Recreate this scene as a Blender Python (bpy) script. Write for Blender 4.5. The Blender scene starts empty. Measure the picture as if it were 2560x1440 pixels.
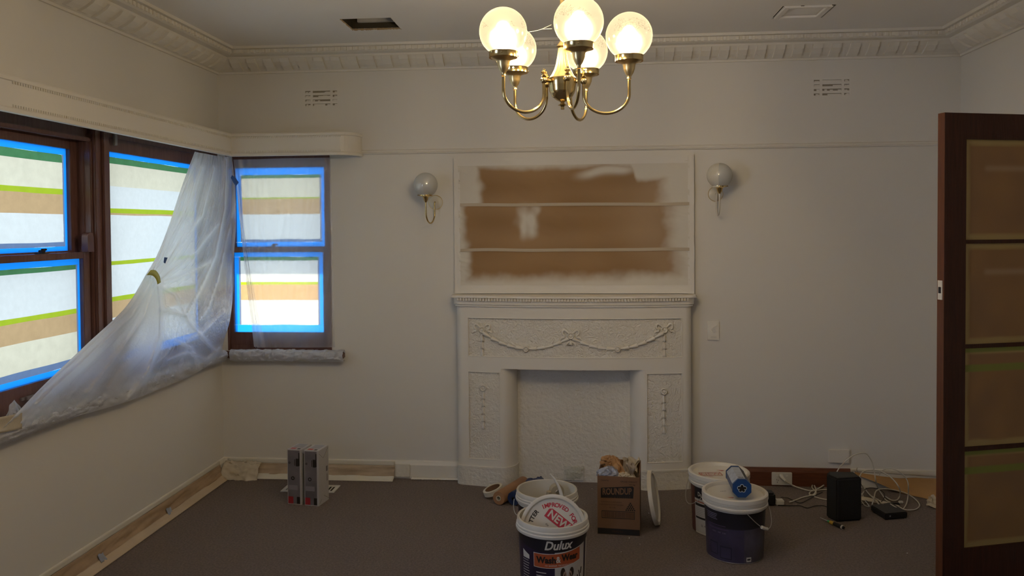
import bpy, bmesh, math, random
from mathutils import Vector, Matrix, noise
random.seed(4)
PI = math.pi
# ------------------------------------------------------------------ camera, world, sun, exposure
SC = bpy.context.scene
COL = SC.collection
F, YAW, PITCH, ROLL, CY, ZC = 2008., .0875655, .0239569, -.00725885, 616., 1.58
cyw, syw = math.cos(YAW), math.sin(YAW)
FWD = Vector((-syw*math.cos(PITCH), cyw*math.cos(PITCH), -math.sin(PITCH)))
R0 = Vector((cyw, syw, 0)); U0 = R0.cross(FWD)
RT = math.cos(ROLL)*R0 + math.sin(ROLL)*U0
UP = -math.sin(ROLL)*R0 + math.cos(ROLL)*U0
CAM = Vector((0, 0, ZC))
cam = bpy.data.cameras.new('camera'); camo = bpy.data.objects.new('camera', cam); COL.objects.link(camo)
M = Matrix.Identity(4)
for i in range(3):
    M[i][0], M[i][1], M[i][2], M[i][3] = RT[i], UP[i], -FWD[i], CAM[i]
camo.matrix_world = M
cam.sensor_width = 36; cam.lens = F/2560*36; cam.shift_y = -(720-CY)/2560; cam.clip_start = .05
SC.camera = camo
wd = bpy.data.worlds.new('sky'); SC.world = wd; wd.use_nodes = True
wd.node_tree.nodes['Background'].inputs[0].default_value = (.72, .91, 1.30, 1)
wd.node_tree.nodes['Background'].inputs[1].default_value = 5.0
sl = bpy.data.lights.new('sun', 'SUN'); so = bpy.data.objects.new('sun', sl); COL.objects.link(so)
sl.energy = 36; sl.angle = .01; sl.color = (1, .95, .88)
so.rotation_euler = (Vector((.12, -.45, -1.09))).to_track_quat('-Z', 'Y').to_euler()
SC.view_settings.view_transform = 'Standard'; SC.view_settings.look = 'None'
SC.view_settings.exposure = 0.50; SC.view_settings.gamma = 1; SC.view_settings.use_curve_mapping = False
LAMP_W = 23

def at(x, y, ax, v):
    """world point on the plane axis=v that the photograph shows at pixel x, y (used once, to take measurements)"""
    d = FWD + (x-1280)/F*RT - (y-CY)/F*UP
    return CAM + d*((v-CAM[ax])/d[ax])

# ------------------------------------------------------------------ materials
def lin(c):
    if isinstance(c, str):
        c = c.lstrip('#'); c = [int(c[i:i+2], 16)/255 for i in (0, 2, 4)]
        return tuple(x/12.92 if x <= .04045 else ((x+.055)/1.055)**2.4 for x in c)
    return c
MATS = {}
def mat(name, col, rough=.6, metal=0, bump=0, bscale=40, var=0, vscale=8, spec=.5, stretch=None, detail=4, dist=.01):
    if name in MATS: return MATS[name]
    m = bpy.data.materials.new(name); m.use_nodes = True; n = m.node_tree.nodes; l = m.node_tree.links
    b = n['Principled BSDF']; col = lin(col)
    b.inputs['Base Color'].default_value = (*col, 1); b.inputs['Roughness'].default_value = rough
    b.inputs['Metallic'].default_value = metal; b.inputs['Specular IOR Level'].default_value = spec
    if bump or var:
        tc = n.new('ShaderNodeTexCoord'); mp = n.new('ShaderNodeMapping'); l.new(tc.outputs['Object'], mp.inputs[0])
        if stretch: mp.inputs['Scale'].default_value = stretch
    if bump:
        t = n.new('ShaderNodeTexNoise'); t.inputs['Scale'].default_value = bscale; t.inputs['Detail'].default_value = detail
        l.new(mp.outputs[0], t.inputs[0])
        bp = n.new('ShaderNodeBump'); bp.inputs['Strength'].default_value = bump; bp.inputs['Distance'].default_value = dist
        l.new(t.outputs[0], bp.inputs['Height']); l.new(bp.outputs[0], b.inputs['Normal'])
    if var:
        t = n.new('ShaderNodeTexNoise'); t.inputs['Scale'].default_value = vscale; t.inputs['Detail'].default_value = 5
        l.new(mp.outputs[0], t.inputs[0])
        r = n.new('ShaderNodeValToRGB'); r.color_ramp.elements[0].position = .3; r.color_ramp.elements[1].position = .7
        r.color_ramp.elements[0].color = (*[x*(1-var) for x in col], 1); r.color_ramp.elements[1].color = (*[min(1, x*(1+var)) for x in col], 1)
        l.new(t.outputs[0], r.inputs[0]); l.new(r.outputs[0], b.inputs['Base Color'])
    MATS[name] = m; return m

def vmat(name, rough=.7, bump=0, bscale=200, dist=.002):
    m = mat(name, (.5, .5, .5), rough, bump=bump, bscale=bscale, dist=dist); n = m.node_tree.nodes
    a = n.new('ShaderNodeAttribute'); a.attribute_name = 'Col'
    m.node_tree.links.new(a.outputs[0], n['Principled BSDF'].inputs['Base Color']); return m

TR = .235
def backlit(name, col, front=None, var=.12, vscale=30, fac=.75):
    """thin paper or tape on the glass: daylight from outside comes through it"""
    m = bpy.data.materials.new(name); m.use_nodes = True; n = m.node_tree.nodes; l = m.node_tree.links
    n.remove(n['Principled BSDF']); out = n['Material Output']; col = lin(col); front = lin(front) if front else col
    tr = n.new('ShaderNodeBsdfTranslucent'); df = n.new('ShaderNodeBsdfDiffuse'); mx = n.new('ShaderNodeMixShader'); mx.inputs[0].default_value = 1-fac
    df.inputs[0].default_value = (*front, 1)
    tc = n.new('ShaderNodeTexCoord'); t = n.new('ShaderNodeTexNoise'); t.inputs['Scale'].default_value = vscale; t.inputs['Detail'].default_value = 8
    t.inputs['Roughness'].default_value = .65
    r = n.new('ShaderNodeValToRGB'); r.color_ramp.elements[0].position = .32; r.color_ramp.elements[1].position = .68
    r.color_ramp.elements[0].color = (*[x*TR*(1-var) for x in col], 1); r.color_ramp.elements[1].color = (*[x*TR*(1+var*.6) for x in col], 1)
    l.new(tc.outputs['Object'], t.inputs[0]); l.new(t.outputs[0], r.inputs[0]); l.new(r.outputs[0], tr.inputs[0])
    l.new(tr.outputs[0], mx.inputs[1]); l.new(df.outputs[0], mx.inputs[2]); l.new(mx.outputs[0], out.inputs[0])
    MATS[name] = m; return m

def film(name, see=.5, col=(.90, .93, 1.0), rough=.13, gloss=.16, bs=35):
    m = bpy.data.materials.new(name); m.use_nodes = True; n = m.node_tree.nodes; l = m.node_tree.links
    n.remove(n['Principled BSDF']); out = n['Material Output']
    tp = n.new('ShaderNodeBsdfTransparent'); tr = n.new('ShaderNodeBsdfTranslucent'); df = n.new('ShaderNodeBsdfDiffuse'); gl = n.new('ShaderNodeBsdfGlossy')
    rf = n.new('ShaderNodeBsdfRefraction'); rf.inputs['Roughness'].default_value = .55; rf.inputs['IOR'].default_value = 1.12
    tr.inputs[0].default_value = (*col, 1); df.inputs[0].default_value = (*[c*.9 for c in col], 1); gl.inputs[0].default_value = (.9, .93, 1, 1); gl.inputs['Roughness'].default_value = rough
    tc = n.new('ShaderNodeTexCoord'); t = n.new('ShaderNodeTexNoise'); t.inputs['Scale'].default_value = bs; t.inputs['Detail'].default_value = 4
    t.inputs['Distortion'].default_value = 1.2
    bp = n.new('ShaderNodeBump'); bp.inputs['Strength'].default_value = .6; bp.inputs['Distance'].default_value = .02
    l.new(tc.outputs['Object'], t.inputs[0]); l.new(t.outputs[0], bp.inputs['Height'])
    l.new(bp.outputs[0], gl.inputs['Normal'])
    a = n.new('ShaderNodeMixShader'); a.inputs[0].default_value = .42; l.new(tr.outputs[0], a.inputs[1]); l.new(df.outputs[0], a.inputs[2])
    s = n.new('ShaderNodeMixShader'); s.inputs[0].default_value = .45; l.new(tp.outputs[0], s.inputs[1]); l.new(rf.outputs[0], s.inputs[2])
    b = n.new('ShaderNodeMixShader'); b.inputs[0].default_value = 1-see
    if name == 'plastic_film':
        at_ = n.new('ShaderNodeAttribute'); at_.attribute_name = 'Col'; l.new(at_.outputs['Fac'], b.inputs[0])
    l.new(s.outputs[0], b.inputs[1]); l.new(a.outputs[0], b.inputs[2])
    c = n.new('ShaderNodeMixShader'); c.inputs[0].default_value = gloss; l.new(b.outputs[0], c.inputs[1]); l.new(gl.outputs[0], c.inputs[2])
    l.new(c.outputs[0], out.inputs[0]); MATS[name] = m; return m

def etched(name, lit):
    """frosted globe glass with clear etched scrollwork round its upper half"""
    m = bpy.data.materials.new(name); m.use_nodes = True; n = m.node_tree.nodes; l = m.node_tree.links
    n.remove(n['Principled BSDF']); out = n['Material Output']
    tc = n.new('ShaderNodeTexCoord'); sep = n.new('ShaderNodeSeparateXYZ'); l.new(tc.outputs['Object'], sep.inputs[0])
    nz = n.new('ShaderNodeTexNoise'); nz.inputs['Scale'].default_value = 60; nz.inputs['Detail'].default_value = 1.5; nz.inputs['Distortion'].default_value = 2.2
    l.new(tc.outputs['Object'], nz.inputs[0])
    def math_(op, a, b=None):
        x = n.new('ShaderNodeMath'); x.operation = op
        for i, v in enumerate((a, b)):
            if v is None: continue
            if isinstance(v, (int, float)): x.inputs[i].default_value = v
            else: l.new(v, x.inputs[i])
        return x.outputs[0]
    line = math_('LESS_THAN', math_('ABSOLUTE', math_('SUBTRACT', nz.outputs[0], .5)), .030)
    big = n.new('ShaderNodeTexNoise'); big.inputs['Scale'].default_value = 13; big.inputs['Detail'].default_value = 0; l.new(tc.outputs['Object'], big.inputs[0])
    zmask = math_('LESS_THAN', math_('ABSOLUTE', math_('SUBTRACT', sep.outputs[2], .022)), .021)
    msk = math_('MULTIPLY', math_('MULTIPLY', line, zmask), math_('GREATER_THAN', big.outputs[0], .49))
    tp = n.new('ShaderNodeBsdfTransparent'); rf = n.new('ShaderNodeBsdfRefraction'); rf.inputs['Roughness'].default_value = .6; rf.inputs['IOR'].default_value = 1.35
    rf.inputs[0].default_value = (1, .86, .6, 1)
    gl = n.new('ShaderNodeBsdfGlossy'); gl.inputs['Roughness'].default_value = .12
    if lit:
        body = n.new('ShaderNodeEmission'); body.inputs[0].default_value = (1, .78, .46, 1)
        k = math_('SUBTRACT', .80, math_('MULTIPLY', msk, .34)); l.new(k, body.inputs[1])
    else:
        body = n.new('ShaderNodeBsdfDiffuse'); body.inputs[0].default_value = (.60, .61, .60, 1)
    a = n.new('ShaderNodeMixShader'); a.inputs[0].default_value = .17 if lit else .12; l.new(tp.outputs[0] if lit else body.outputs[0], a.inputs[1]); l.new(rf.outputs[0] if lit else tp.outputs[0], a.inputs[2])
    b = n.new('ShaderNodeMixShader'); b.inputs[0].default_value = .74 if lit else .0; l.new(a.outputs[0], b.inputs[1]); l.new(body.outputs[0], b.inputs[2])
    c = n.new('ShaderNodeMixShader'); c.inputs[0].default_value = .04 if lit else .16; l.new(b.outputs[0], c.inputs[1]); l.new(gl.outputs[0], c.inputs[2])
    l.new(c.outputs[0], out.inputs[0]); MATS[name] = m; return m

PAINT = mat('wall_paint', (.69, .668, .625), .6, bump=.05, bscale=90, dist=.002)
CEIL = mat('ceiling_paint', (.82, .80, .77), .7)
TRIMW = mat('trim_paint', (.72, .69, .63), .45)
PLAS = mat('mantel_paint', (.73, .70, .64), .5)
ROUGHP = mat('rough_plaster', (.73, .70, .64), .5, bump=.8, bscale=42, dist=.013, detail=3)
ROUGHP.node_tree.nodes['Noise Texture'].inputs['Distortion'].default_value = 1.6
ROUGH2 = mat('hearth_plaster', (.71, .68, .62), .55, bump=.8, bscale=45, dist=.010, detail=3)
CARPET = mat('carpet', (.235, .19, .168), .95, bump=1, bscale=190, var=.20, vscale=95, spec=.1, dist=.012, detail=6)
WOODF = mat('window_wood', (.135, .064, .052), .26, bump=.1, bscale=30, var=.14, vscale=12, stretch=(6, 6, .8))
WOODD = mat('door_wood', (.036, .0105, .005), .5, spec=.2, bump=.2, bscale=30, var=.3, vscale=10, stretch=(8, 8, .6))
WOODE = mat('door_edge_wood', (.105, .034, .014), .4, var=.25, vscale=10, stretch=(8, 8, .6))  # lighter than the door face: light on the edge put into the colour
WOODS = mat('skirting_wood', (.115, .034, .014), .45, var=.3, vscale=14, stretch=(.8, 8, 8))
BRASS = mat('brass', (.62, .47, .22), .17, 1)
BRASSD = mat('brass_satin', (.68, .52, .26), .3, 1)
BLACK = mat('black_plastic', (.008, .008, .009), .45)
BLACKM = mat('black_cloth', (.006, .006, .007), .9)
WHITEP = mat('white_plastic', (.62, .60, .55), .4)
BUCKW = mat('bucket_white', (.66, .62, .54), .38, var=.05, vscale=6)
CABLE = mat('white_cable', (.55, .52, .45), .45)
BLUE = mat('blue_plastic', (.012, .060, .20), .35)
TAPEB = mat('blue_tape_piece', (.035, .10, .33), .6)
TAPEY = mat('yellow_green_tape', (.45, .47, .09), .55)
TAPEC = mat('cream_tape', (.58, .53, .42), .7)
DIRTY = mat('old_paper', (.52, .46, .36), .8, bump=.4, bscale=15, var=.12, vscale=7)
BROWNP = mat('brown_paper', (.36, .215, .095), .7, bump=.5, bscale=14, var=.2, vscale=5)
CARD = mat('cardboard', (.185, .095, .048), .8, var=.08, vscale=5)
INK = mat('black_ink', (.012, .010, .010), .5)
INKB = mat('brown_ink', (.075, .034, .018), .7)
RED = mat('red_ink', (.52, .035, .06), .5)
ORANGE = mat('orange_ink', (.40, .078, .02), .45)
GREY = mat('grey_print', (.16, .145, .16), .4, var=.25, vscale=9)
SHADE = mat('dark_void', (.012, .011, .009), 1)
STEEL = mat('steel', (.5, .5, .5), .3, 1)

# ------------------------------------------------------------------ mesh helpers
def obj(name, bm, m, parent=None, smooth=False, uvcol=None):
    bmesh.ops.recalc_face_normals(bm, faces=bm.faces)
    me = bpy.data.meshes.new(name); bm.to_mesh(me); bm.free()
    for x in (m if isinstance(m, (list, tuple)) else [m]): me.materials.append(x)
    if smooth:
        for p in me.polygons: p.use_smooth = True
        if smooth != 'all':
            try: me.set_sharp_from_angle(angle=math.radians(38))
            except Exception: pass
    o = bpy.data.objects.new(name, me); COL.objects.link(o)
    if parent is not None:
        o.parent = parent
        o.matrix_parent_inverse = parent.matrix_world.inverted() if parent.type == 'EMPTY' else Matrix.Identity(4)
    return o
def thing(name, label, cat, loc=(0, 0, 0), group=None):
    o = bpy.data.objects.new(name, None); COL.objects.link(o); o.empty_display_size = .05
    o.location = loc; o.matrix_world = Matrix.Translation(loc)
    o['label'] = label; o['category'] = cat
    if group: o['group'] = group
    return o
def tag(o, label, cat, group=None):
    o['label'] = label; o['category'] = cat
    if group: o['group'] = group
    return o
def struct(o): o['kind'] = 'structure'; return o
def stuff(o): o['kind'] = 'stuff'; return o
def box(bm, x0, x1, y0, y1, z0, z1, bev=0):
    vs = [bm.verts.new(p) for p in ((x0,y0,z0),(x1,y0,z0),(x1,y1,z0),(x0,y1,z0),(x0,y0,z1),(x1,y0,z1),(x1,y1,z1),(x0,y1,z1))]
    fs = [bm.faces.new([vs[i] for i in f]) for f in ((0,3,2,1),(4,5,6,7),(0,1,5,4),(1,2,6,5),(2,3,7,6),(3,0,4,7))]
    if bev:
        es = list({e for f in fs for e in f.edges}); bmesh.ops.bevel(bm, geom=es, offset=bev, segments=2, affect='EDGES')
def nb(): return bmesh.new()
def boxo(name, m, b, parent=None, bev=0): bm = nb(); box(bm, *b, bev=bev); return obj(name, bm, m, parent)
def prism(bm, pts, z0, z1):
    a = [bm.verts.new((x, y, z0)) for x, y in pts]; b = [bm.verts.new((x, y, z1)) for x, y in pts]
    n = len(pts); bm.faces.new(a[::-1]); bm.faces.new(b)
    for i in range(n): bm.faces.new((a[i], a[(i+1) % n], b[(i+1) % n], b[i]))
def sweep(bm, prof, p0, p1, n0, n1, up=Vector((0, 0, 1))):
    """extrude profile [(out, z)] from p0 to p1; n0 and n1 are the outward vectors at the ends (so corners can be mitred)"""
    a = [bm.verts.new(Vector(p0)+Vector(n0)*o+up*z) for o, z in prof]; b = [bm.verts.new(Vector(p1)+Vector(n1)*o+up*z) for o, z in prof]
    n = len(prof)
    for i in range(n): bm.faces.new((a[i], a[(i+1) % n], b[(i+1) % n], b[i]))
    bm.faces.new(a[::-1]); bm.faces.new(b)
def lathe(bm, prof, seg=32, c=(0, 0, 0), mtx=None, closed=False, a0=0, a1=2*PI):
    rings = []; full = abs(a1-a0-2*PI) < 1e-6; n = seg if full else seg+1
    c = Vector(c)
    for r, z in prof:
        if r < 1e-6:
            v = Vector((0, 0, z)); v = mtx @ v if mtx else v; rings.append([bm.verts.new(v+c)])
        else:
            rg = []
            for i in range(n):
                a = a0+(a1-a0)*i/seg; v = Vector((r*math.cos(a), r*math.sin(a), z)); v = mtx @ v if mtx else v
                rg.append(bm.verts.new(v+c))
            rings.append(rg)
    pr = list(zip(rings, rings[1:])) + ([(rings[-1], rings[0])] if closed else [])
    for A, B in pr:
        m = seg if full or not full else seg
        for i in range(seg):
            j = (i+1) % n if full else i+1
            if len(A) == 1 and len(B) == 1: continue
            if len(A) == 1: bm.faces.new((A[0], B[j], B[i]))
            elif len(B) == 1: bm.faces.new((A[i], A[j], B[0]))
            else: bm.faces.new((A[i], A[j], B[j], B[i]))
def crom(pts, sub=6):
    P = [Vector(p) for p in pts]; out = []
    for i in range(len(P)-1):
        a, b, c, d = P[max(i-1, 0)], P[i], P[i+1], P[min(i+2, len(P)-1)]
        for k in range(sub):
            t = k/sub; out.append(.5*((2*b)+(c-a)*t+(2*a-5*b+4*c-d)*t*t+(-a+3*b-3*c+d)*t**3))
    out.append(P[-1]); return out
def tube(bm, pts, r, seg=8, sub=6, flat=1.0, updir=None):
    P = crom(pts, sub) if sub > 1 else [Vector(p) for p in pts]
    n = len(P); rings = []; prev = None
    for i, p in enumerate(P):
        t = (P[min(i+1, n-1)]-P[max(i-1, 0)]).normalized()
        if updir is not None: u = Vector(updir); u = (u-t*u.dot(t)).normalized()
        elif prev is None:
            u = Vector((0, 0, 1)) if abs(t.z) < .9 else Vector((1, 0, 0)); u = (u-t*u.dot(t)).normalized()
        else: u = (prev-t*prev.dot(t)).normalized()
        prev = u; w = t.cross(u); rr = r if not callable(r) else r(i/(n-1))
        rings.append([bm.verts.new(p+(u*math.cos(2*PI*k/seg)*flat+w*math.sin(2*PI*k/seg))*rr) for k in range(seg)])
    for A, B in zip(rings, rings[1:]):
        for k in range(seg): bm.faces.new((A[k], A[(k+1) % seg], B[(k+1) % seg], B[k]))
    bm.faces.new(rings[0][::-1]); bm.faces.new(rings[-1])
def grid(bm, fn, nu, nv):
    V = [[bm.verts.new(fn(i/nu, j/nv)) for i in range(nu+1)] for j in range(nv+1)]
    for j in range(nv):
        for i in range(nu): bm.faces.new((V[j][i], V[j][i+1], V[j+1][i+1], V[j+1][i]))
def sphere(bm, c, r, seg=20, rings=12, sz=1):
    lathe(bm, [(r*math.sin(PI*i/rings), -r*sz*math.cos(PI*i/rings)) for i in range(rings+1)], seg, c)
def solid(o, th, off=0):
    s = o.modifiers.new('thickness', 'SOLIDIFY'); s.thickness = th; s.offset = off; return o
def colour(o, fn):
    me = o.data; a = me.color_attributes.new('Col', 'FLOAT_COLOR', 'POINT')
    for i, v in enumerate(me.vertices): a.data[i].color = (*fn(v.co), 1)
FONT = None
def text(s, size, m, fn, parent, name='lettering', bold=.0, shear=0, space=1, ext=.0004, align='CENTER', fit=None):
    """flat print: fn maps (u, v) in metres to a world point on the printed surface"""
    cu = bpy.data.curves.new('t', 'FONT'); cu.body = s; cu.size = size; cu.offset = bold; cu.shear = shear; cu.space_character = space
    cu.align_x = align; cu.align_y = 'CENTER'; cu.resolution_u = 3
    o = bpy.data.objects.new('t', cu); COL.objects.link(o)
    me = bpy.data.meshes.new_from_object(o.evaluated_get(bpy.context.evaluated_depsgraph_get()))
    bpy.data.objects.remove(o); bpy.data.curves.remove(cu)
    bm = nb(); bm.from_mesh(me); bpy.data.meshes.remove(me)
    if fit:
        xs = [v.co.x for v in bm.verts]; k = fit/(max(xs)-min(xs)); mid = (max(xs)+min(xs))/2
        for v in bm.verts: v.co.x = (v.co.x-mid)*k
    bmesh.ops.triangulate(bm, faces=bm.faces)
    for v in bm.verts: v.co = fn(v.co.x, v.co.y)
    me2 = bpy.data.meshes.new(name); bm.to_mesh(me2); bm.free(); me2.materials.append(m)
    o2 = bpy.data.objects.new(name, me2); COL.objects.link(o2)
    if parent is not None: o2.parent = parent; o2.matrix_parent_inverse = parent.matrix_world.inverted()
    return o2
def smooth(a, b, x): t_ = max(0, min(1, (x-a)/(b-a))); return t_*t_*(3-2*t_)
def nz(x, y, z=0, s=1): return noise.noise(Vector((x*s, y*s, z*s)))

# ------------------------------------------------------------------ room shell
XL, XR, D, CZ = -2.315, 2.228, 4.97, 2.70
YB = -1.3; TW = .22
WL = [(2.30, 4.95, .80, 2.075)]          # opening in the left wall (Y, z)
WB = (-2.275, -1.590, .80, 2.06)         # opening in the back wall (X, z)
def rects_minus(x0, x1, z0, z1, holes):
    xs = sorted({x0, x1, *[h[0] for h in holes], *[h[1] for h in holes]}); zs = sorted({z0, z1, *[h[2] for h in holes], *[h[3] for h in holes]})
    for i in range(len(xs)-1):
        for j in range(len(zs)-1):
            cx, cz = (xs[i]+xs[i+1])/2, (zs[j]+zs[j+1])/2
            if not any(h[0] < cx < h[1] and h[2] < cz < h[3] for h in holes): yield xs[i], xs[i+1], zs[j], zs[j+1]
bm = nb()
for q in rects_minus(YB, D, 0, CZ+.1, [WL[0], (.23, 1.45, .80, 2.075)]): box(bm, XL-TW, XL, q[0], q[1], q[2], q[3])  # second opening is for the added window out of view
struct(obj('wall_left', bm, PAINT))
VENTS = [(-1.742, -1.536, 2.357, 2.457), (1.385, 1.590, 2.355, 2.455)]
slots = []
for vi, (a, b, c, d) in enumerate(VENTS):
    w = (b-a); h = (d-c)
    for r in range(4):
        zc = d - h*(.1+.27*r)
        for u0, u1 in ((0, .16), (.24, .78), (.86, 1)): slots.append((a+w*u0, a+w*u1, zc-.0095, zc+.0025, vi))
bm = nb()
for q in rects_minus(XL-TW, XR+TW, 0, CZ+.1, [WB]+[s[:4] for s in slots]): box(bm, q[0], q[1], D, D+TW, q[2], q[3])
wb = struct(obj('wall_back', bm, PAINT))
struct(boxo('wall_right', PAINT, (XR, XR+TW, YB, D, 0, CZ+.1)))
struct(boxo('wall_front', PAINT, (XL-TW, XR+TW, YB-.15, YB, 0, CZ+.1)))
struct(boxo('floor', CARPET, (XL-TW, XR+TW, YB-.15, D+TW, -.1, 0)))
H1 = (-1.291, -1.012, 4.233, 4.482); H2 = (1.028, 1.295, 4.243, 4.500)
bm = nb()
for q in rects_minus(XL, XR, YB, D, [H1, H2]): box(bm, q[0], q[1], q[2], q[3], CZ, CZ+.010)
struct(obj('ceiling', bm, CEIL))
# roof and eaves outside shade the tops of the windows
struct(boxo('roof', mat('roof', (.25, .2, .17), .8), (XL-TW-.42, XR+TW+.5, YB-.5, D+TW+.50, CZ+.24, CZ+.30)))
# wall vents: dull brown plate behind the slots, which are clogged with paint
for vi, (a, b, c, d) in enumerate(VENTS):
    side = ('left', 'right')[vi]
    t = thing('wall_vent', ('painted slotted plaster vent high on the wall above the corner window', 'painted slotted plaster vent high on the wall at the right above the door')[vi], 'vent', ((a+b)/2, D, c))
    boxo('backing', mat('vent_dust', (.30, .27, .22), .9), (a-.01, b+.01, D+.009, D+.012, c-.01, d+.01), t)
    bm = nb()
    for k, s in enumerate([q for q in slots if q[4] == vi]):
        for _ in range(3):
            if random.random() < .9:
                x = random.uniform(s[0], s[1]-.01); L = random.uniform(.008, (s[1]-s[0])*.7)
                yy = D+.001+.005*random.random(); box(bm, x, min(s[1], x+L), yy, D+.0085, s[2], s[2]+random.uniform(.005, .011))
    stuff(obj('paint_clog', bm, PAINT, t))

# cornice: profile swept round three walls, with dentils and square blocks
CP = [(0, 2.565), (.012, 2.565), (.014, 2.577), (.022, 2.580), (.035, 2.588), (.062, 2.600), (.092, 2.620), (.112, 2.640), (.118, 2.650), (.126, 2.652), (.150, 2.656), (.163, 2.662), (.165, 2.684), (.185, 2.686), (.190, 2.70), (0, 2.70)]
def cornice(name, p0, p1, n0, n1):
    bm = nb(); sweep(bm, CP, p0, p1, n0, n1); return struct(obj(name, bm, TRIMW))
cb = cornice('trim_1', (XL, D, 0), (XR, D, 0), (1, -1, 0), (-1, -1, 0))
cl = cornice('trim_2', (XL, D, 0), (XL, YB, 0), (1, -1, 0), (1, 0, 0))
cr = cornice('trim_3', (XR, D, 0), (XR, YB, 0), (-1, -1, 0), (-1, 0, 0))
def lump(sx, sy, sz, m, name, taper=.8):
    bm = nb(); a = [bm.verts.new(p) for p in ((-sx/2, 0, 0), (sx/2, 0, 0), (sx/2, 0, sz), (-sx/2, 0, sz))]
    b = [bm.verts.new(p) for p in ((-sx/2*taper, -sy, sz*.08), (sx/2*taper, -sy, sz*.08), (sx/2*taper, -sy, sz*.95), (-sx/2*taper, -sy, sz*.95))]
    bm.faces.new(a); bm.faces.new(b[::-1])
    for i in range(4): bm.faces.new((a[i], b[i], b[(i+1) % 4], a[(i+1) % 4]))
    bmesh.ops.recalc_face_normals(bm, faces=bm.faces)
    me = bpy.data.meshes.new(name); bm.to_mesh(me); bm.free(); me.materials.append(m); return me
dent_me = lump(.020, .014, .022, TRIMW, 'dentil', .85)
def block_mesh():
    bm = nb(); w = .028; pts = [(.020, 2.583), (.036, 2.583), (.066, 2.597), (.100, 2.620), (.116, 2.640), (.100, 2.640), (.06, 2.61)]
    for s in (-w, w): pass
    a = [bm.verts.new((-w, -o, z)) for o, z in pts]; b = [bm.verts.new((w, -o, z)) for o, z in pts]
    n = len(pts); bm.faces.new(a); bm.faces.new(b[::-1])
    for i in range(n): bm.faces.new((a[i], b[i], b[(i+1) % n], a[(i+1) % n]))
    for v in bm.verts:
        if v.co.y < -.03: v.co.y -= .006; v.co.z -= .006
    bmesh.ops.recalc_face_normals(bm, faces=bm.faces)
    me = bpy.data.meshes.new('block'); bm.to_mesh(me); bm.free(); me.materials.append(TRIMW); return me
blk_me = block_mesh()
def inst(name, me, parent, loc, rz):
    o = bpy.data.objects.new(name, me); COL.objects.link(o); o.parent = parent; o.location = loc; o.rotation_euler = (0, 0, rz); return o
x = XL+.19
while x < XR-.175:
    inst('dentil', dent_me, cb, (x, D-.158, 2.661), 0); x += .0365
x = XL+.16
while x < XR-.12:
    inst('block', blk_me, cb, (x, D, 0), 0); x += .107
y = D-.19
while y > 3.15:
    inst('dentil', dent_me, cl, (XL+.158, y, 2.661), PI/2); inst('dentil', dent_me, cr, (XR-.158, y, 2.661), -PI/2); y -= .0365
y = D-.16
while y > 3.15:
    inst('block', blk_me, cl, (XL, y, 0), PI/2); inst('block', blk_me, cr, (XR, y, 0), -PI/2); y -= .107
# picture rail
RP = [(0, 2.043), (.012, 2.046), (.016, 2.052), (.010, 2.058), (.014, 2.066), (.004, 2.072), (0, 2.072)]
bm = nb(); sweep(bm, RP, (-1.415, D, 0), (XR, D, 0), (0, -1, 0), (-1, -1, 0)); struct(obj('trim_4', bm, TRIMW))
bm = nb(); sweep(bm, RP, (XR, D, 0), (XR, YB, 0), (-1, -1, 0), (-1, 0, 0)); struct(obj('trim_5', bm, TRIMW))
# skirting boards
SP = [(0, 0), (.018, 0), (.018, .085), (.012, .098), (.008, .108), (0, .110)]
def skirt(name, p0, p1, n0, n1, m): bm = nb(); sweep(bm, SP, p0, p1, n0, n1); return struct(obj(name, bm, m))
skirt('baseboard_left', (XL, YB, 0), (XL, D, 0), (1, 0, 0), (1, -1, 0), TRIMW)
skirt('baseboard_back', (XL, D, 0), (-.77, D, 0), (1, -1, 0), (0, -1, 0), TRIMW)
skirt('baseboard_right', (.64, D, 0), (1.60, D, 0), (0, -1, 0), (0, -1, 0), WOODS)
skirt('baseboard_corner', (1.60, D, 0), (XR, D, 0), (0, -1, 0), (-1, -1, 0), TRIMW)
skirt('baseboard_side', (XR, D, 0), (XR, YB, 0), (-1, -1, 0), (-1, 0, 0), TRIMW)

# ceiling holes for ducts, with torn plaster edges, one open and dark, one with a ceiling register
t = thing('ceiling_opening', 'dark rectangular hole cut in the ceiling with torn plaster edges, left of the chandelier', 'hole', (H1[0], H1[2], CZ))
bm = nb(); a, b, c, d = H1
for q in ((a-.02, a, c-.02, d+.02), (b, b+.02, c-.02, d+.02), (a-.02, b+.02, c-.02, c), (a-.02, b+.02, d, d+.02)): box(bm, *q, CZ+.0105, CZ+.16)
box(bm, a-.02, b+.02, c-.02, d+.02, CZ+.16, CZ+.17)
obj('void', bm, mat('hole_timber', (.045, .035, .02), .9, bump=.6, bscale=20), t)
boxo('ceiling_batten', mat('batten', (.42, .40, .37), .7, var=.2), (a+.035, b-.004, d-.028, d-.004, CZ+.040, CZ+.13), t)
bm = nb()
for i in range(60):
    u = i/59; rr = .003+.004*random.random(); sphere(bm, (a+(b-a)*u, d-.001, CZ+.0045), rr, 7, 5)
    if i % 2: sphere(bm, (a+.001, c+(d-c)*u, CZ+.004), rr*.7, 6, 4); sphere(bm, (b-.001, c+(d-c)*u, CZ+.004), rr*.6, 6, 4)
stuff(obj('torn_plaster', bm, mat('torn_plaster', (.40, .30, .18), .9), t))
t = thing('ceiling_register', 'loose white vent cover half out of its ceiling hole, right of the chandelier', 'vent', (H2[0], H2[2], CZ))
a, b, c, d = H2; bm = nb()
for q in ((a-.02, a, c-.02, d+.02), (b, b+.02, c-.02, d+.02), (a-.02, b+.02, c-.02, c), (a-.02, b+.02, d, d+.02)): box(bm, *q, CZ+.0105, CZ+.10)
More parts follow.
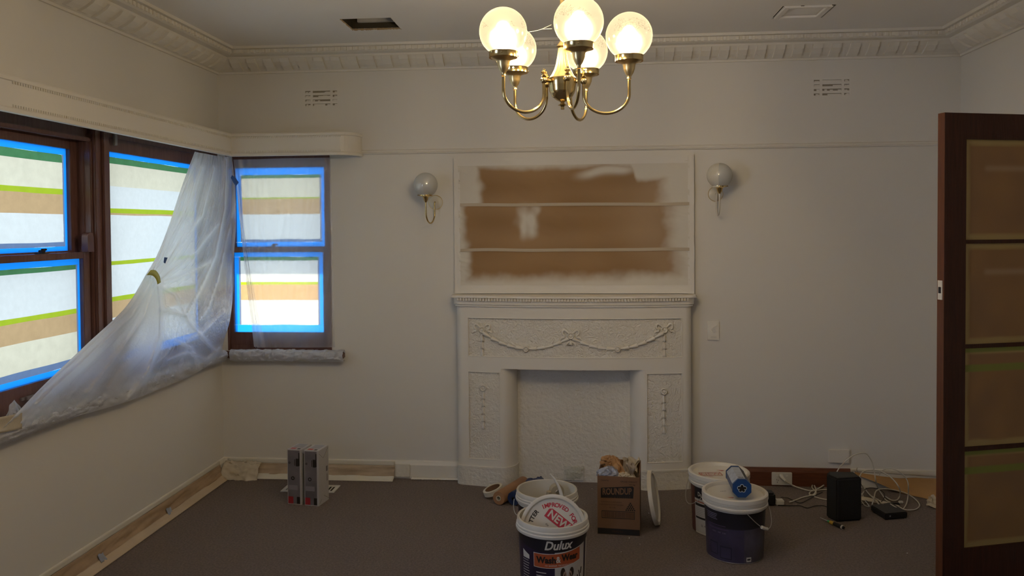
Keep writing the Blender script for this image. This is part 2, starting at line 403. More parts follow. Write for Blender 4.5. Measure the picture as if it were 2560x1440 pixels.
box(bm, a-.02, b+.02, c-.02, d+.02, CZ+.10, CZ+.11); obj('void', bm, SHADE, t)
bm = nb(); g = .012
for q in ((a+g, a+.04, c+g, d-g), (b-.04, b-g, c+g, d-g), (a+.04, b-.04, c+g, c+.04), (a+.04, b-.04, d-.04, d+.004)): box(bm, *q, CZ-.006, CZ+.010, bev=.002)
obj('frame', bm, CEIL, t)
bm = nb(); grid(bm, lambda u, v: Vector((a+.04+(b-a-.08)*u, c+.04+(d-c-.08)*v, CZ+.006+.016*math.sin(PI*min(1, u*1.2))*(1-v))), 16, 10); solid(obj('curved_plate', bm, CEIL, t, True), .002)
bm = nb()
for p in ((a+.10, c+.006), (b-.012, c+.01), (a+.02, d-.01), (a+.15, d-.006), (b-.05, d-.008), (b-.10, d-.004)): box(bm, p[0]-.008, p[0]+.008, p[1]-.004, p[1]+.004, CZ-.0005, CZ+.002)
stuff(obj('chipped_gap', bm, SHADE, t))

# ------------------------------------------------------------------ pelmet along both corner windows
def pelmet():
    p = .15; PP = [(p, 2.030), (p+.006, 2.032), (p+.006, 2.046), (p, 2.052), (p, 2.150), (p+.005, 2.153), (p+.005, 2.166), (p, 2.172), (p-.012, 2.172), (p-.012, 2.030)]
    pts = [(XL, 2.0), (XL, D)]
    t = thing('pelmet', 'white painted plaster pelmet with beaded edges running over the corner windows', 'pelmet', (XL+.15, D-.15, 2.03))
    path = [Vector((XL, y, 0)) for y in (1.9, 3.0, 4.0)]
    bm = nb(); rings = []
    def ring(x, y, nx, ny): rings.append([bm.verts.new((x+nx*(o-p), y+ny*(o-p), z)) for o, z in PP])
    ring(XL+p, 1.9, 1, 0); ring(XL+p, D-p, 1, -1)
    xe = -1.50; ring(xe, D-p, 0, -1)
    for k in range(1, 9):
        a = PI/2*k/8; ring(xe+.12*math.sin(a)*1.0, D-p+(p)*(1-math.cos(a)), math.sin(a), -math.cos(a))
    for A, B in zip(rings, rings[1:]):
        for k in range(len(PP)): bm.faces.new((A[k], A[(k+1) % len(PP)], B[(k+1) % len(PP)], B[k]))
    bm.faces.new(rings[0][::-1]); bm.faces.new(rings[-1])
    # top board closes it against the wall
    obj('front_board', bm, TRIMW, t)
    bm = nb(); box(bm, XL, XL+p-.012, 1.9, D, 2.166, 2.172); box(bm, XL, -1.50, D-p+.012, D, 2.166, 2.172); obj('top_board', bm, TRIMW, t)
    bm = nb(); y = D-p-.02
    while y > 2.9:
        for z in (2.052, 2.141): box(bm, XL+p, XL+p+.005, y, y+.007, z, z+.010)
        y -= .0145
    x = XL+p+.02
    while x < xe+.03:
        for z in (2.052, 2.141): box(bm, x, x+.007, D-p-.005, D-p, z, z+.010)
        x += .0145
    stuff(obj('beading', bm, TRIMW, t))
pelmet()

# ------------------------------------------------------------------ windows
def PW(side, s, z, d):  # d = distance into the room from the wall face
    return (XL+d, s, z) if side == 'L' else (s, D-d, z)
def wbox(bm, side, s0, s1, z0, z1, d0, d1, bev=0):
    if side == 'L': box(bm, XL+d0, XL+d1, s0, s1, z0, z1, bev=bev)
    else: box(bm, s0, s1, D-d1, D-d0, z0, z1, bev=bev)
def wpart(name, side, m, rs, parent, bev=.002):
    bm = nb()
    for r in rs: wbox(bm, side, *r, bev=bev)
    return obj(name, bm, m, parent)
GLASS = bpy.data.materials.new('window_glass'); GLASS.use_nodes = True
_n = GLASS.node_tree.nodes; _n.remove(_n['Principled BSDF']); _t = _n.new('ShaderNodeBsdfTransparent'); _g = _n.new('ShaderNodeBsdfGlossy'); _g.inputs['Roughness'].default_value = .02
_m = _n.new('ShaderNodeMixShader'); _m.inputs[0].default_value = .06; _l = GLASS.node_tree.links
_l.new(_t.outputs[0], _m.inputs[1]); _l.new(_g.outputs[0], _m.inputs[2]); _l.new(_m.outputs[0], _n['Material Output'].inputs[0])
PC = backlit('paper_cream', (.98, .84, .50), (.5, .47, .4), .10, 26)
PA = backlit('paper_pale', (.97, .92, .70), (.5, .49, .45), .07, 40)
PO = backlit('paper_doubled', (.74, .46, .19), (.3, .2, .1), .10, 30)
PG = backlit('paper_under_tape', (.20, .27, .36), (.1, .12, .14), .1, 30)
TB = backlit('tape_blue', (.02, .43, 1.15), (.04, .15, .45), .05, 20)
TG = backlit('tape_green', (.10, .27, .09), (.06, .12, .04), .15, 20)
TY = backlit('tape_lime', (.52, .62, .03), (.3, .35, .05), .08, 20)
def sash(side, s0, s1, z0, z1, d, st, br, tr, parent, name='sash'):
    """one sash: stiles st wide, bottom rail br, top rail tr; d = its room face"""
    o = wpart(name, side, WOODF, [(s0, s0+st, z0, z1, d-.038, d), (s1-st, s1, z0, z1, d-.038, d), (s0+st, s1-st, z0, z0+br, d-.038, d), (s0+st, s1-st, z1-tr, z1, d-.038, d)], parent)
    wpart('glass_pane', side, GLASS, [(s0+st, s1-st, z0+br, z1-tr, d-.026, d-.022)], o, 0)
    return (s0+st, s1-st, z0+br, z1-tr, d-.021)
def cover(side, r, rows, label, grp, border=.024, right=True, left=True):
    """masking paper and tape stuck over one pane; rows = [(z_top, z_bottom, material)], tiled without overlap"""
    s0, s1, z0, z1, d = r
    t = thing('masking_paper', label, 'paper', PW(side, (s0+s1)/2, z0, d), grp)
    a = s0+(border if left else 0); b = s1-(border if right else 0)
    names = {PC: 'paper_sheet', PA: 'paper_sheet', PO: 'paper_overlap', PG: 'paper_edge', TB: 'blue_tape', TG: 'green_tape', TY: 'lime_tape'}
    for i, (zt, zb, m) in enumerate(rows):
        wv = .004 if m in (PC, PA, PO) else .0012
        def edge(z, u, k): return z if k is None else z+wv*.8*nz(u*3+k*7.3, k)
        bm = nb(); n = 24; top = None if i == 0 else i; bot = None if i == len(rows)-1 else i+1
        w_ = lambda k: wv
        def fn(u, v):
            zz = (zt if top is None else zt+.0022*nz(u*4+top*7.3, top*3.1))*(1-v)+(zb if bot is None else zb+.0022*nz(u*4+bot*7.3, bot*3.1))*v
            full = m is TB
            ss = (s0 if full else a)+((s1 if full else b)-(s0 if full else a))*u
            return Vector(PW(side, ss, zz, d+.0006*nz(u*9, zz*8, 1)))
        grid(bm, fn, n, 4); o = obj(names[m], bm, m, t, True)
    zt, zb = rows[0][1] if rows[0][2] is TB else rows[0][0], rows[-1][0] if rows[-1][2] is TB else rows[-1][1]
    for on, q0, q1 in ((left, s0, a), (right, b, s1)):
        if on:
            inner = q1 if q0 == s0 else q0
            bm = nb(); g = .011
            if q0 == s0: A = (q0, q1-g); B = (q1-g, q1)
            else: A = (q0+g, q1); B = (q0, q0+g)
            p = [PW(side, A[0], zt, d), PW(side, A[1], zt, d), PW(side, A[1], zb, d), PW(side, A[0], zb, d)]; bm.faces.new([bm.verts.new(q) for q in p]); obj('blue_tape', bm, TB, t)
            bm = nb(); p = [PW(side, B[0], zt, d), PW(side, B[1], zt, d), PW(side, B[1], zb, d), PW(side, B[0], zb, d)]; bm.faces.new([bm.verts.new(q) for q in p]); obj('paper_edge', bm, PG, t)
    return t
# window 1: left wall, double hung, near pair
def zL(y, x, X=-2.35): return at(x, y, 0, X)[2]
w1 = thing('window_1', 'x', 'x'); del w1['label'], w1['category']; struct(w1)
s0 = 2.62
wpart('frame', 'L', WOODF, [(2.30, s0, .80, 2.075, -.15, .006), (s0, 3.70, 2.015, 2.075, -.15, -.03), (s0, 3.70, .80, .845, -.15, -.02)], w1)
wpart('jamb', 'L', WOODF, [(3.628, 3.636, .845, 2.015, -.15, -.070), (3.630, 3.640, .845, 2.015, -.070, -.045)], w1)
wpart('stop_bead', 'L', WOODF, [(3.636, 3.652, .845, 2.04, -.15, -.012), (s0, 3.652, 2.0, 2.02, -.045, -.012)], w1, .004)
wpart('mullion', 'L', WOODF, [(3.652, 3.700, .80, 2.075, -.15, .002), (3.700, 3.752, .80, 2.075, -.15, .014)], w1, .004)
up = sash('L', s0, 3.628, 1.455, 2.015, -.075, .050, .030, .055, w1)
lo = sash('L', s0, 3.628, .845, 1.478, -.020, .048, .085, .030, w1)
bm = nb(); bmesh.ops.create_cone(bm, cap_ends=True, segments=20, radius1=.024, radius2=.024, depth=.030, matrix=Matrix.Translation((XL-.012, 3.604, 1.545)) @ Matrix.Rotation(PI/2, 4, 'Y'))
box(bm, XL-.027, XL+.003, 3.580, 3.628, 1.478, 1.545); obj('sash_horn', bm, WOODF, w1, True)
def catch(side, s, z, d, parent, m):
    bm = nb(); wbox(bm, side, s-.030, s+.030, z, z+.005, d-.028, d-.002, .001); wbox(bm, side, s-.012, s+.014, z+.005, z+.017, d-.024, d-.006, .002); wbox(bm, side, s-.004, s+.030, z+.014, z+.023, d-.018, d-.010, .002)
    return obj('sash_catch', bm, m, parent)
catch('L', 3.31, 1.478, -.020, w1, BLACK)
bm = nb(); wbox(bm, 'L', 3.13, 3.21, .872, .884, -.020, -.008, .002); wbox(bm, 'L', 3.145, 3.17, .872, .888, -.008, .004, .002); obj('sash_lift', bm, mat('lift_metal', (.35, .3, .3), .3, .6), w1)
cover('L', up, [(up[3], up[3]-.028, TB), (up[3]-.028, up[3]-.066, TG), (up[3]-.066, 1.772, PC), (1.772, 1.747, TY), (1.747, 1.656, PO), (1.656, 1.525, PA), (1.525, 1.505, PG), (1.505, up[2], TB)],
      'cream and orange striped masking paper over the upper pane of the leftmost window', 'masking paper over the panes', .028)
cover('L', lo, [(lo[3], lo[3]-.028, TB), (lo[3]-.028, lo[3]-.050, TG), (lo[3]-.050, 1.215, PA), (1.215, 1.193, TY), (1.193, 1.108, PO), (1.108, .985, PC), (.985, .955, PG), (.955, lo[2], TB)],
      'masking paper with a lime tape line over the lower pane of the leftmost window', 'masking paper over the panes', .028)
# window 2: left wall, one tall fixed light next to the corner
w2 = thing('window_2', 'x', 'x'); del w2['label'], w2['category']; struct(w2)
wpart('frame', 'L', WOODF, [(3.752, 4.95, 2.035, 2.075, -.15, .0), (3.752, 4.95, .80, .84, -.15, -.01), (4.735, 4.95, .84, 2.035, -.15, -.004)], w2)
fx = sash('L', 3.752, 4.735, .84, 2.035, -.010, .018, .070, .066, w2)
wpart('blind_bracket', 'L', mat('bracket', (.22, .2, .19), .4), [(3.80, 3.825, 2.00, 2.055, .0, .012)], w2)
cover('L', fx, [(fx[3], fx[3]-.024, TB), (fx[3]-.024, fx[3]-.056, TG), (fx[3]-.056, 1.80, PC), (1.80, 1.690, PA), (1.690, 1.666, TY), (1.666, 1.656, PO), (1.656, 1.425, PA), (1.425, 1.405, TY), (1.405, 1.245, PA), (1.245, 1.222, TY), (1.222, 1.14, PO), (1.14, .955, PA), (.955, fx[2], TB)],
      'tall cream masking paper with lime tape lines beside the corner, partly behind the plastic', 'masking paper over the panes', .032, left=False)
# window 3: back wall, double hung
w3 = thing('window_3', 'x', 'x'); del w3['label'], w3['category']; struct(w3)
wpart('frame', 'B', WOODF, [(-2.275, -2.262, .80, 2.06, -.15, .0), (-1.628, -1.590, .80, 2.06, -.15, .008), (-2.262, -1.628, 2.025, 2.06, -.15, -.03), (-2.262, -1.628, .80, .838, -.15, -.02)], w3)
u3 = sash('B', -2.262, -1.628, 1.435, 2.025, -.062, .022, .030, .050, w3)
l3 = sash('B', -2.262, -1.628, .838, 1.462, -.018, .022, .078, .032, w3)
catch('B', -1.98, 1.462, -.018, w3, mat('catch_metal', (.2, .12, .1), .4))
cover('B', u3, [(u3[3], 1.930, TB), (1.930, 1.908, TG), (1.908, 1.783, PC), (1.783, 1.775, TY), (1.775, 1.675, PO), (1.675, 1.512, PA), (1.512, 1.494, PG), (1.494, u3[2], TB)],
      'masking paper over the upper pane of the back window, hazy behind the plastic', 'masking paper over the panes', .036)
cover('B', l3, [(l3[3], 1.400, TB), (1.400, 1.376, TG), (1.376, 1.238, PA), (1.238, 1.222, TY), (1.222, 1.122, PO), (1.122, .962, PA), (.962, l3[2], TB)],
      'sunlit white masking paper with bright blue tape over the lower pane of the back window', 'masking paper over the panes', .040)
# unmasked window added out of view beside the camera, to brighten the room
w4 = thing('window_4', 'x', 'x'); del w4['label'], w4['category']; struct(w4)
wpart('frame', 'L', WOODF, [(.23, .28, .80, 2.075, -.15, .006), (1.40, 1.45, .80, 2.075, -.15, .006), (.28, 1.40, 2.035, 2.075, -.15, -.03), (.28, 1.40, .80, .84, -.15, -.02)], w4)
sash('L', .28, 1.40, .84, 2.035, -.04, .045, .07, .05, w4)
# sills
bm = nb(); box(bm, XL-.02, XL+.055, 1.9, D, .757, .800, bev=.006); obj('window_4_sill', bm, WOODF); o = bpy.data.objects['window_4_sill']; o.name = 'trim_6'; struct(o)
bm = nb(); box(bm, XL+.055, -1.505, D-.050, D+.02, .757, .800, bev=.006); struct(obj('trim_7', bm, WOODF))

# ------------------------------------------------------------------ plastic sheets
FILM = film('plastic_film', .34); FILM2 = film('plastic_film_window', .78, gloss=.10, bs=22); FILM3 = film('plastic_film_crumpled', .22, gloss=.30, bs=60, rough=.12)
def loft(rows, nu, nv, disp, offs):
    R_ = [crom([(*p, 0) for p in r], max(1, nu//(len(r)-1))) for r in rows]
    cols = [crom([R_[j][i] for j in range(len(rows))], max(1, nv//(len(rows)-1))) for i in range(len(R_[0]))]
    nj = len(cols[0]); ni = len(cols)
    P = [[None]*ni for _ in range(nj)]
    for j in range(nj):
        v = j/(nj-1); f = v*(len(offs)-1); k = min(int(f), len(offs)-2); off = offs[k]*(1-f+k)+offs[k+1]*(f-k)
        for i in range(ni):
            P[j][i] = disp(cols[i][j].x, cols[i][j].y, i/(ni-1), v, off)
    return P
def mesh_grid(bm, P):
    V = [[bm.verts.new(p) for p in r] for r in P]
    for j in range(len(V)-1):
        for i in range(len(V[0])-1): bm.faces.new((V[j][i], V[j][i+1], V[j+1][i+1], V[j+1][i]))
rows = [[(487,379),(500,382),(513,384),(527,387),(545,390),(562,391),(580,392)],
 [(453,470),(470,475),(492,475),(515,475),(540,470),(565,465),(587,455)],
 [(425,555),(443,560),(463,565),(490,570),(520,570),(552,560),(590,560)],
 [(395,632),(405,641),(420,648),(445,655),(490,660),(535,655),(584,650)],
 [(365,686),(375,690),(385,696),(402,708),(455,735),(520,740),(583,730)],
 [(312,770),(345,775),(370,790),(402,800),(450,800),(510,805),(575,800)],
 [(215,862),(280,860),(340,860),(398,870),(440,870),(500,865),(562,845)],
 [(100,972),(190,950),(280,935),(350,935),(410,920),(480,905),(556,872)],
 [(0,1078),(110,1060),(230,1030),(330,1000),(410,968),(480,938),(562,888)]]
HL = []
CREASE = [([(565,400),(561,520),(538,640),(502,720),(465,788),(404,774)], .016, 5), ([(592,500),(566,600),(545,700),(520,770),(500,800)], .012, 4),
 ([(400,702),(440,668),(490,630),(545,560)], .010, 4), ([(402,707),(455,690),(525,655)], .010, 4), ([(400,714),(436,735),(470,800),(540,880)], .010, 4),
 ([(396,716),(402,770),(400,840),(370,930),(320,1000)], .016, 6), ([(388,712),(362,790),(300,880),(220,980)], .012, 6), ([(380,708),(330,790),(220,890),(90,1010)], .012, 6), ([(372,704),(320,775),(180,910),(40,1040)], .009, 5),
 ([(384,694),(425,600),(470,520),(505,420)], .012, 5), ([(392,697),(450,610),(505,540),(535,420)], .011, 5), ([(378,690),(415,600),(452,500),(492,400)], .008, 4),
 ([(470,850),(510,830),(560,780)], .010, 5), ([(420,900),(470,880),(520,900),(550,870)], .010, 5), ([(440,850),(480,870),(500,920)], .008, 4)]
def crease(x, y):
    h = 0
    for pts, a, w in CREASE:
        best = 1e9
        for (x0, y0), (x1, y1) in zip(pts, pts[1:]):
            dx, dy = x1-x0, y1-y0; t_ = max(0, min(1, ((x-x0)*dx+(y-y0)*dy)/(dx*dx+dy*dy)))
            best = min(best, math.hypot(x-x0-t_*dx, y-y0-t_*dy))
        if best < w*6: h += a*2.1*math.exp(-best/w)
    return h
def disp1(x, y, u, v, off):
    a = at(x, y, 0, XL+off); b = at(x, y, 1, D-off*.8)
    d1, d2 = (a-CAM).length, (b-CAM).length
    k = 1/(1+math.exp(-(d1-d2)/.05)); p = a*(1-k)+b*k
    q = CAM+(p-CAM)*(min(d1, d2)-.012*math.exp(-((d1-d2)/.08)**2))/max((p-CAM).length, 1e-6)
    tie = math.exp(-((v-.5)/.16)**2)
    amp = .010*(.35+.65*abs(v-.5)*2)*(1-.6*tie)
    L = u < .52
    f = (math.sin(u*58+3*nz(u*4, v*2.5)+2*v)*.5+1.1*nz(u*17, v*1.6, 2)+.6*nz(u*38, v*2.2, 7)) if L else (.9*nz(u*9+v*5, v*3, 5)+.8*nz(u*22-v*9, v*6, 9))
    rid = (1-abs(nz(u*11+v*3, v*2.2-u*2, 4))*5); rid = max(0, rid)*.5
    h = amp*(f*.85+rid*1.3)+crease(x, y)
    if v > .82: h += .010*nz(x*.06, y*.08, 3)*(v-.82)/.18*1.5
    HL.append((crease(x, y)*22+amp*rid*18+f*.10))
    return q-(q-CAM).normalized()*(h+.004)
P1 = loft(rows, 132, 160, disp1, [.135, .13, .12, .12, .12, .10, .09, .075, .062])
t = thing('plastic_sheet', 'large translucent plastic sheet gathered like a curtain over the window corner', 'plastic sheet', (-2.2, 4.3, .8))
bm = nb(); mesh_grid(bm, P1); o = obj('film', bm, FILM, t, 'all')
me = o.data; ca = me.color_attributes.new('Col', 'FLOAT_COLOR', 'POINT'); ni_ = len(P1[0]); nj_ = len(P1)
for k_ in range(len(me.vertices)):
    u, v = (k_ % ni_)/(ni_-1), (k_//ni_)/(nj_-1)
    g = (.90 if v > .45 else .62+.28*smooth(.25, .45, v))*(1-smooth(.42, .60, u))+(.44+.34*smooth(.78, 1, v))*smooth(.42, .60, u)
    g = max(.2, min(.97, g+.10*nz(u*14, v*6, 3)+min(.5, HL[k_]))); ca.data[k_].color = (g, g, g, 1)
# tape tie and scraps on the sheet
nj = len(P1); ni = len(P1[0]); jt = int((nj-1)*.5)
TO = (CAM-Vector((-2.2, 4.2, 1.4))).normalized()
def onsheet(u, v, lift=.004): return P1[min(nj-1, int(v*(nj-1)))][min(ni-1, int(u*(ni-1)))]+TO*lift
A = [at(x, y, 0, XL+.150) for x, y in ((370,683),(380,684),(390,693),(397,708))]; B = [at(x, y, 0, XL+.150) for x, y in ((377,675),(388,674),(398,684),(404,706))]
A = [at(x, y, 0, XL+.168) for x, y in ((366,688),(381,689),(390,698),(394,711))]; B = [at(x, y, 0, XL+.168) for x, y in ((377,675),(389,676),(399,690),(402,706))]
bm = nb(); Va = [bm.verts.new(p) for p in crom(A, 4)]; Vb = [bm.verts.new(p) for p in crom(B, 4)]
for i in range(len(Va)-1): bm.faces.new((Va[i], Va[i+1], Vb[i+1], Vb[i]))
solid(obj('tape_tie', bm, TAPEY, t, 'all'), .001)
def scrap(pts, off, m, parent, name='tape_scrap', ax=0):
    bm = nb(); bm.faces.new([bm.verts.new(at(x, y, ax, (XL+off) if ax == 0 else (D-off))) for x, y in pts]); return solid(obj(name, bm, m, parent), .0008)
scrap([(411,643),(419,644),(413,659),(409,656)], .165, TAPEB, t)
scrap([(580,438),(588,443),(597,456),(590,466),(583,456),(577,444)], .16, TAPEB, t, ax=1)
for s_, cx_ in (('PL', 545), ('PLASTIC', 505)):
    pass
# second sheet over the back window
rows2 = [[(583,399),(640,398),(700,396),(760,395),(826,394)], [(590,460),(645,460),(705,460),(765,460),(828,458)],
 [(598,540),(652,540),(712,540),(770,540),(830,536)], [(608,640),(657,640),(716,640),(772,640),(832,640)],
 [(620,740),(668,740),(720,740),(777,740),(834,740)], [(632,830),(680,830),(728,830),(784,830),(836,830)], [(638,869),(686,869),(732,869),(786,869),(838,868)]]
def disp2(x, y, u, v, off):
    p = at(x, y, 1, D-off)
    k = math.exp(-u*7); r = max(0, (u-.86)/.14)
    h = .006*nz(u*6, v*2.0, 3)+k*.012*math.sin(u*90+v*4+2*nz(u*8, v*3))+.005*r*nz(u*30, v*14, 6)+.003*nz(u*26+v*9, v*5, 1)
    if u > .97: h *= .3
    return p-(p-CAM).normalized()*h
P2 = loft(rows2, 96, 96, disp2, [.085, .080, .07, .05, .035, .030, .030])
t = thing('plastic_sheet', 'thin clear plastic film taped over the small back window', 'plastic sheet', (-1.9, 4.93, .85))
bm = nb(); mesh_grid(bm, P2); obj('film', bm, FILM2, t, 'all')
bm = nb()  # loose strand hanging at its left edge
def strand(u, v):
    x = 590+v*45+u*(6+22*v*v); y = 452+v*415
    p = at(x, y, 1, D-.075+.03*v); return p+Vector((0, -.006*math.sin(u*7+v*3)-.004*nz(u*4, v*9), 0))
grid(bm, strand, 14, 60); obj('loose_fold', bm, FILM2, t, 'all')
# plastic wrapped round the sills
def crumple(name, p0, p1, m, label, w=.064, side='B'):
    bm = nb(); prof = [(0, .79), (.02, .812), (.045, .812), (w, .803), (w+.006, .78), (w, .755), (w*.8, .742), (.01, .745)]
    def fn(u, v):
        s = p0+(p1-p0)*u; k = v*(len(prof)-1); i = min(int(k), len(prof)-2); o = prof[i][0]*(1-k+i)+prof[i+1][0]*(k-i); z = prof[i][1]*(1-k+i)+prof[i+1][1]*(k-i)
        n1 = nz(s*22, v*5, 2); n2 = nz(s*60+v*8, v*12, 5)
        return Vector(PW(side, s, z+.008*n1+.005*n2, max(.004, o+.010*n1+.007*n2+.004)))
    grid(bm, fn, 150, 28); return tag(obj(name, bm, m, None, 'all'), label, 'plastic sheet')
crumple('sill_wrap', -2.235, -1.500, FILM3, 'crumpled clear plastic wrapped round the sill of the back window')
crumple('sill_wrap', 2.3, 4.90, FILM3, 'crumpled plastic film lying along the long left window sill under the curtain sheet', .060, 'L')
bm = nb(); grid(bm, lambda u, v: at(55-85*u, 1040+40*v+ (1-u)*-8+u*9, 0, XL+.075-.004*math.sin(v*3)), 12, 6); tag(solid(obj('tape_strip', bm, DIRTY, None, 'all'), .001), 'beige masking tape end holding the gathered plastic at the left sill', 'tape')
bm = nb()
def clump(u, v): return at(10+75*u+8*nz(u*6, v*5), 1065-62*v*math.sin(PI*min(1, u*1.1+.1))+6*nz(u*7, v*8, 3), 0, XL+.050+.012*nz(u*9, v*9, 1))
grid(bm, clump, 30, 14); tag(obj('plastic_bunch', bm, FILM3, None, 'all'), 'scrunched end of plastic film at the far left of the sill', 'plastic sheet')

# ------------------------------------------------------------------ fireplace
XC, HW = -.0625, .712
def yf(x, off=0): q = (x-XC)/HW; return D-.105-.075*(1-min(1, q*q))-off
def plan(x0, x1, off, rl, rr, n=28, R=.05):
    pts = []
    a, b = x0-(off if rl else 0), x1+(off if rr else 0)
    if rl:
        pts.append((a, D)); yc = yf(a+R)-off+R; 
        for k in range(7): t_ = PI/2*k/6; pts.append((a+R-R*math.cos(t_), yc-R*math.sin(t_)))
        a2 = a+R
    else: pts.append((a, D)); a2 = a; pts.append((a, yf(a)-off))
    b2 = b-R if rr else b
    m_ = max(2, int(n*(b2-a2)/1.4))
    for k in range(1, m_): x = a2+(b2-a2)*k/m_; pts.append((x, yf(x)-off))
    if rr:
        yc = yf(b-R)-off+R
        for k in range(7): t_ = PI/2*k/6; pts.append((b-R+R*math.sin(t_), yc-R*math.cos(t_)))
        pts.append((b, D))
    else: pts.append((b, yf(b)-off)); pts.append((b, D))
    return pts
L0, L1 = XC-HW, XC+HW
fp = thing('fireplace', 'white painted bowed plaster fireplace surround with ribbon and garland relief', 'fireplace', (XC, D-.1, 0))
def blk(bm, x0, x1, z0, z1, off=0, rl=False, rr=False): prism(bm, plan(x0, x1, off, rl, rr), z0, z1)
PF = (-.700, .590, .795, 1.030)      # frieze panel
bm = nb(); blk(bm, L0, L1, 1.030, 1.12, 0, 1, 1); blk(bm, L0, L1, .723, .795, 0, 1, 1); blk(bm, L0, PF[0], .795, 1.030, 0, 1, 0); blk(bm, PF[1], L1, .795, 1.030, 0, 0, 1)
obj('frieze_frame', bm, PLAS, fp, True)
bm = nb(); blk(bm, PF[0], PF[1], .795, 1.030, -.009); obj('frieze_panel', bm, ROUGHP, fp, True)
def bead(rect, r=.0035):
    x0, x1, z0, z1 = rect; n = 24
    bm = nb()
    tube(bm, [(x0+(x1-x0)*k/n, yf(x0+(x1-x0)*k/n)+.001, z1) for k in range(n+1)], r, 6, 1); tube(bm, [(x0+(x1-x0)*k/n, yf(x0+(x1-x0)*k/n)+.001, z0) for k in range(n+1)], r, 6, 1)
    tube(bm, [(x0, yf(x0)+.001, z0), (x0, yf(x0)+.001, z1)], r, 6, 1); tube(bm, [(x1, yf(x1)+.001, z0), (x1, yf(x1)+.001, z1)], r, 6, 1)
    return bm
obj('panel_bead', bead(PF), PLAS, fp, True)
# shelf
bm = nb(); blk(bm, L0, L1, 1.153, 1.162, .032, 1, 1); blk(bm, L0, L1, 1.162, 1.166, .029, 1, 1); blk(bm, L0, L1, 1.131, 1.153, .018, 1, 1); obj('shelf', bm, PLAS, fp, True)
bm = nb(); blk(bm, L0, L1, 1.112, 1.131, .016, 1, 1); blk(bm, L0, L1, 1.100, 1.109, .010, 1, 1); blk(bm, L0, L1, 1.109, 1.112, .004, 1, 1); obj('shelf_moulding', bm, PLAS, fp, True)
sh_me = lump(.0120, .014, .017, PLAS, 'dentil', .9)
x = L0+.02
k = 0
while x < L1-.02:
    y_ = yf(min(max(x, L0), L1))-.0175
    o = bpy.data.objects.new('dentil', sh_me); COL.objects.link(o); o.parent = fp; o.matrix_parent_inverse = fp.matrix_world.inverted(); o.location = (x, y_, 1.1345)
    slope = (yf(x+.01)-yf(x-.01))/.02; o.rotation_euler = (0, 0, math.atan(slope)); x += .0176
# legs
for sg, (xo, xi, xr) in enumerate(((L0, -.497, -.405), (L1, .372, .285))):
    lft = sg == 0
    def legplan(off, cut=None):
        if lft: pts = plan(xo, xi, off, 1, 0)[:-1]; sgn = 1
        else: pts = plan(xi, xo, off, 0, 1)[1:]; pts = pts; sgn = -1
        arc = []
        y0 = yf(xi)-off
        for q in range(0, 9):
            a = PI/2*q/8; arc.append((xi+sgn*(abs(xr-xi)+off)*math.sin(a), y0+(D-.02-y0)*(1-math.cos(a))))
        arc.append((xr+sgn*off, D))
        return pts+arc if lft else arc[::-1]+pts
    px0, px1 = (-.700, -.503) if lft else (.378, .590)
    pz0, pz1 = .165, .700
    # leg body without the panel area: use full leg behind, and proud frame blocks
    bm = nb(); prism(bm, legplan(-.009), .12, .723)
    if lft: blk(bm, xo, px0, pz0, pz1, 0, 1, 0)
    else: blk(bm, px1, xo, pz0, pz1, 0, 0, 1)
    prism(bm, legplan(0), .12, pz0); prism(bm, legplan(0), pz1, .723)
    # inner strip beside the panel, with the rounded reveal
    y0 = yf(xi); arc = [(px1 if lft else px0, D), (px1 if lft else px0, yf(px1 if lft else px0)), (xi, yf(xi))]
    for q in range(1, 9):
        a = PI/2*q/8; arc.append((xi+(1 if lft else -1)*abs(xr-xi)*math.sin(a), y0+(D-.02-y0)*(1-math.cos(a))))
    arc.append((xr, D)); prism(bm, arc if lft else arc[::-1], pz0, pz1)
    obj('pilaster', bm, PLAS, fp, True)
    bm = nb(); blk(bm, px0+.001, px1-.001, pz0, pz1, -.008); obj('pilaster_panel', bm, ROUGHP, fp, True)
    obj('panel_bead', bead((px0, px1, pz0, pz1)), PLAS, fp, True)
    bm = nb(); prism(bm, legplan(.004), 0, .112); obj('plinth', bm, ROUGH2, fp, True)
    bm = nb(); prism(bm, legplan(.007), .110, .121); obj('plinth_ledge', bm, PLAS, fp, True)
bm = nb(); box(bm, -.50, .38, D-.022, D, 0, .73); obj('blocked_opening', bm, ROUGH2, fp)
